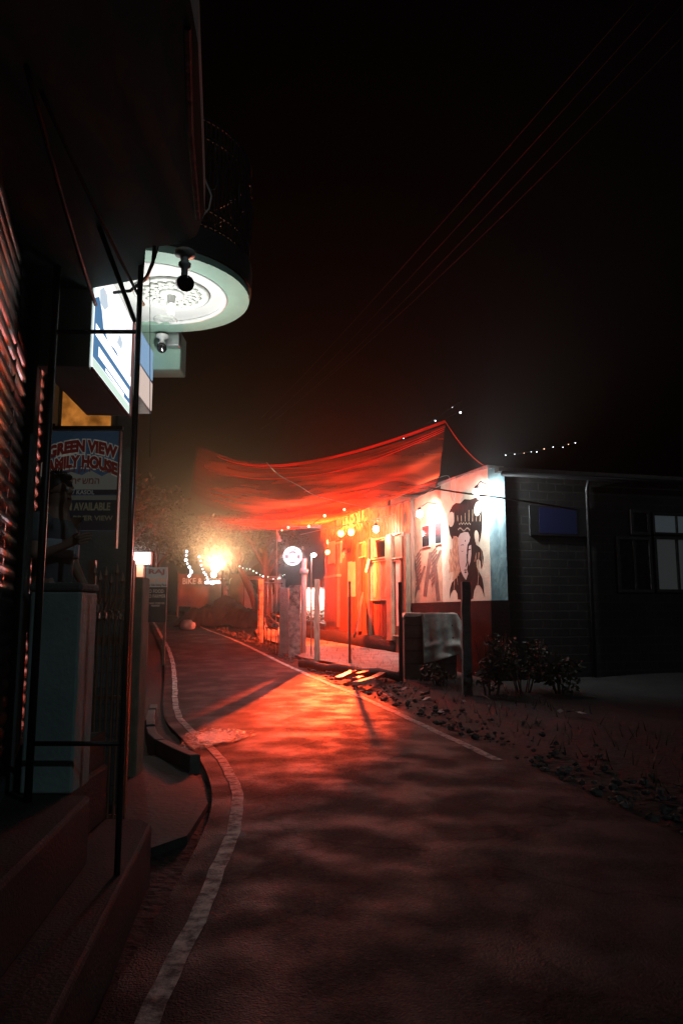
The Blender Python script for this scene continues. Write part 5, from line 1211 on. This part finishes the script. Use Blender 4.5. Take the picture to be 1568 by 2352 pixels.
def pebble(m, p, s):
    k = len(m.v); m.ball(p, s, 6, (random.uniform(.7, 1.4), random.uniform(.7, 1.4), random.uniform(.4, .8)))
    for i in range(k, len(m.v)): m.v[i] += V((random.uniform(-1, 1), random.uniform(-1, 1), random.uniform(-1, 1))) * s * .22
m = MB()
for _ in range(900):
    i = random.randrange(36, 184); a, b = Rr[i], Lr[i]; d = (a - b); d.z = 0; d.normalize()
    p = a + d * (0.30 + abs(random.gauss(0, 0.45))); pebble(m, (p.x, p.y, g(p.y) - 0.005), random.choice((.012, .018, .025, .035, .05)))
tag(m.build('roadside_rubble', 'stone'), 'scattered gravel and rubble along the right edge of the road', 'rubble', kind='stuff')
m = MB()
for (px, py, s) in ((985, 1600, .10), (1112, 1572, .06), (1110, 1606, .07), (975, 1610, .07), (1290, 1640, .05), (1335, 1645, .09), (935, 1585, .05), (1052, 1615, .04), (890, 1600, .05), (905, 1608, .04), (920, 1592, .06), (1060, 1690, .05), (1010, 1640, .05)):
    p = GP(px, py); p.z += 0.03
    for k in range(2):
        a = random.uniform(0, pi); u = V((cos(a), sin(a), random.uniform(-.3, .5))) * s; w = V((-sin(a), cos(a), random.uniform(-.2, .6))) * s * .7; c = p + V((random.uniform(-.1, .1), random.uniform(-.1, .1), s * .3))
        m.add([c - u - w, c + u - w * .7, c + u * .8 + w, c - u * .9 + w], [(0, 1, 2, 3)])
tag(m.build('litter', 'paper'), 'scraps of pale litter scattered on the dark verge', 'litter', kind='stuff')
m = MB()
for _ in range(2200):
    i = random.randrange(20, 200); a, b = Rr[i], Lr[i]; d = (a - b); d.z = 0; d.normalize(); p = a + d * random.uniform(0.9, 3.2)
    if (p - CO).dot(VN) < 0.3 or random.random() < 0.35: continue
    h = random.uniform(.05, .22); l = V((random.uniform(-.6, .6), random.uniform(-.6, .6), 1)) * h; w = V((random.uniform(-1, 1), random.uniform(-1, 1), 0)).normalized() * .008
    z = g(p.y) - .03; p = V((p.x, p.y, z)); m.add([p - w, p + w, p + l], [(0, 1, 2)])
tag(m.build('verge_grass', 'leaf'), 'thin weedy grass on the dark right verge', 'grass', kind='stuff')

# ------------------------------------------------------------------ red lens flare, added as a sheer sheet over the lane
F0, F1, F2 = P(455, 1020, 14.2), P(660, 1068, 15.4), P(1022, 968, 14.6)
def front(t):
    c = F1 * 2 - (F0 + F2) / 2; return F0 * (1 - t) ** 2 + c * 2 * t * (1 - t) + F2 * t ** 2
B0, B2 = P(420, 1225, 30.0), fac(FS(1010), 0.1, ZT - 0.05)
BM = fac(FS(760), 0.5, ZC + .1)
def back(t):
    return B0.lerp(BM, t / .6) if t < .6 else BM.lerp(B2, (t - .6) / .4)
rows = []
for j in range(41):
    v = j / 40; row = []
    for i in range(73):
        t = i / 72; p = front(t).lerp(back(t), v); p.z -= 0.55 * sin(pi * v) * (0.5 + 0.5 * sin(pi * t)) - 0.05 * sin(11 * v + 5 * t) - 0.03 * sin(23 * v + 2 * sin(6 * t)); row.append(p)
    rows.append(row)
veil = MB().grid(rows).build('red_flare_veil', 'veil', smooth=True)
wv = veil.data.attributes.new('veil_fade', 'FLOAT', 'POINT')  # fades the flare veil out towards its left and back
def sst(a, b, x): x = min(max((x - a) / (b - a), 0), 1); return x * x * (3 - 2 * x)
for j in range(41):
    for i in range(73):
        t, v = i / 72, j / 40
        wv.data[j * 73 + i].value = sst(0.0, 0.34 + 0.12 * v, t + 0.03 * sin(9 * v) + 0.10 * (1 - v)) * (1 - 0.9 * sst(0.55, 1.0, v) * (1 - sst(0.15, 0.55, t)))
tag(veil, 'added sheer sheet of red lens flare over the lane in front of the cafe', 'flare veil')
MB().tube(catenary(front(1), fac(0.1, 0.0, ZT + 0.06), 0.12), 0.006, 5).build('veil_tie', 'veil_edge', veil)  # rope added to carry the flare veil
MB().tube([front(i / 60) for i in range(8, 61)], [0.006 + 0.026 * min(1, (i - 8) / 20) for i in range(8, 61)], 6).build('veil_edge', 'veil_edge', veil, smooth=True)
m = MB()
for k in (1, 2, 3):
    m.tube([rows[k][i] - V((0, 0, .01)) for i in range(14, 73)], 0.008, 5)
m.build('veil_streak', 'veil_edge', veil, smooth=True)

# ------------------------------------------------------------------ wires overhead
PW = [((1495, -40), (600, 960), 'uppermost power line of the four crossing the black sky'), ((1545, -30), (618, 962), 'second power line from the top of the four crossing the sky'), ((1600, -25), (632, 965), 'third power line from the top of the four crossing the sky'), ((1660, -10), (600, 985), 'lowest power line of the four crossing the black sky')]
pwm = mat('power_cable', (0.02, 0.02, 0.021), (0.014, 0.014, 0.015), 0.5)
for k, (p, q, lab) in enumerate(PW):
    a, b = P(*p, 11.0), P(*q, 44.0)
    tag(MB().tube(catenary(a, b, 0.25 + 0.1 * k, 40), 0.0055, 5).build('power_line', pwm, smooth=True), lab, 'power line', 'power lines crossing the sky')
def wire(pts, y, lab, r=0.008, mt_='palecable', nm='wire'):
    pp = [P(x, yy, d) for (x, yy), d in zip(pts, y)]
    # smooth through the points
    out = []
    for i in range(len(pp) - 1):
        p0, p1, p2, p3 = pp[max(i - 1, 0)], pp[i], pp[i + 1], pp[min(i + 2, len(pp) - 1)]
        for k in range(8):
            t = k / 8; out.append(0.5 * ((2 * p1) + (p2 - p0) * t + (2 * p0 - 5 * p1 + 4 * p2 - p3) * t * t + (3 * p1 - p0 - 3 * p2 + p3) * t ** 3))
    out.append(pp[-1]); o = MB().tube(out, r, 5).build(nm, mt_, smooth=True); tag(o, lab, 'wire'); return out
wire([(612, 1062), (640, 1090), (690, 1118), (720, 1136), (770, 1150), (840, 1164), (900, 1160), (965, 1140), (1000, 1120), (1075, 1088), (1128, 1076)], [15.0, 15.4, 15.8, 16.2, 16.6, 17, 17.6, 18.2, 18.9, 17.7, 16.9], 'pale wavy wire hanging under the red veil and up to the mural wall top', 0.009)
wire([(985, 1120), (1060, 1132), (1170, 1146), (1330, 1172)], [16.5, 16.2, 15.8, 15.3], 'dark taut cable crossing in front of the mural wall top', 0.02, 'cable', 'cable')
wire([(690, 1228), (760, 1212), (850, 1196), (905, 1180)], [20, 20.3, 20.6, 21], 'pale wire running along the cafe eave', 0.008)
wire([(1005, 1098), (1030, 1094), (1034, 1130), (1040, 1150), (1044, 1128), (1044, 1096)], [16.6] * 6, 'pale looped wire dangling by the mural wall top', 0.008)
def fairy(pts, y, lab, mats, n, r=0.02, wirer=0.009):
    pp = [P(x, yy, d) for (x, yy), d in zip(pts, y)]
    t = thing('fairy_lights', tuple(pp[0]), lab, 'string lights'); path = []
    for a, b in zip(pp, pp[1:]): path += [a.lerp(b, k / 6) for k in range(6)]
    path.append(pp[-1]); MB().tube(path, wirer, 5).build('wire', 'cable', t)
    for k in range(n):
        f = (k + .5) / n * (len(path) - 1); i = int(f); p = path[i].lerp(path[i + 1], f - i) + V((random.uniform(-.03, .03), 0, random.uniform(-.04, .02)))
        MB().ball(p, r * random.uniform(.6, 1.2), 8).build('bulb', mats[k % len(mats)], t, smooth=True)
fairy([(1152, 1043), (1200, 1040), (1240, 1034), (1290, 1024), (1330, 1012)], [16.5] * 5, 'fairy lights strung above the dark brick front', ['glow_fairy', 'glow_fairy', 'glow_fairywarm'], 10, 0.011)
fairy([(975, 975), (1005, 960), (1033, 938), (1060, 920)], [15.5, 15.6, 15.7, 15.8], 'few fairy lights by the raised right corner of the red veil', ['glow_fairy'], 2, 0.014)
fairy([(915, 1012), (933, 1006), (1045, 950), (1090, 925)], [15.2, 15.2, 15.5, 15.7], 'pair of fairy lights just below the raised corner of the red veil', ['glow_fairy'], 2, 0.02)
fairy([(430, 1262), (428, 1290), (440, 1312), (434, 1326)], [36] * 4, 'short hanging fairy lights left of the street lamp', ['glow_fairy'], 9, 0.06)
fairy([(455, 1275), (468, 1310), (480, 1335), (490, 1342)], [36] * 4, 'curved fairy lights between the street lamp and the hanging strand', ['glow_fairy'], 12, 0.05)
fairy([(545, 1300), (575, 1308), (600, 1322), (640, 1330), (655, 1318)], [29] * 5, 'green and white fairy lights left of the round sign', ['glow_fairygreen', 'glow_fairy'], 14, 0.028)
fairy([(640, 1222), (653, 1208), (710, 1209), (752, 1178), (820, 1160)], [19] * 5, 'small pinkish bulbs strung under the middle of the red veil', ['glow_fairywarm'], 5, 0.035)
# small flag on a stick by the round sign
q = P(638, 1240, 22.0); fl = thing('small_flag', (q.x, 22.0, q.z), 'little striped pennant on a pole up left of the round sign', 'flag')
m = MB(); m.tube([(P(634, 1440, 22).x, 22.0, g(22)), (P(636, 1216, 22).x, 22.0, P(636, 1216, 22).z)], 0.015, 6); m.build('pole', 'palewood', fl)
for k in range(3):
    m = MB(); m.add([P(638 + 3.4 * k, 1222 + 7 * k, 22) + V((0, .01 * k, 0)), P(640.6 + 3.4 * k, 1226 + 7 * k, 22) + V((0, .01 * k, 0)), P(641 + 2 * k, 1244, 22) + V((0, .01 * k, 0)), P(638.4 + 2 * k, 1244, 22) + V((0, .01 * k, 0))], [(0, 1, 2, 3)]); m.build('cloth', 'board', fl, solid=0.01)

# ------------------------------------------------------------------ thin scattering volume, added to give the lamps a bloom
hm = bpy.data.materials.new('bloom_haze'); hm.use_nodes = True; nt = hm.node_tree; nt.nodes.clear()
o = nt.nodes.new('ShaderNodeOutputMaterial'); pv = nt.nodes.new('ShaderNodeVolumePrincipled')
pv.inputs['Color'].default_value = (0.85, 0.85, 0.85, 1); pv.inputs['Density'].default_value = HAZE_DENSITY; pv.inputs['Anisotropy'].default_value = 0.94
nt.links.new(pv.outputs[0], o.inputs['Volume'])
hz = MB().box(-125, 125, -35, 175, -1.2, 16).build('bloom_haze_box', hm)
hz['kind'] = 'stuff'
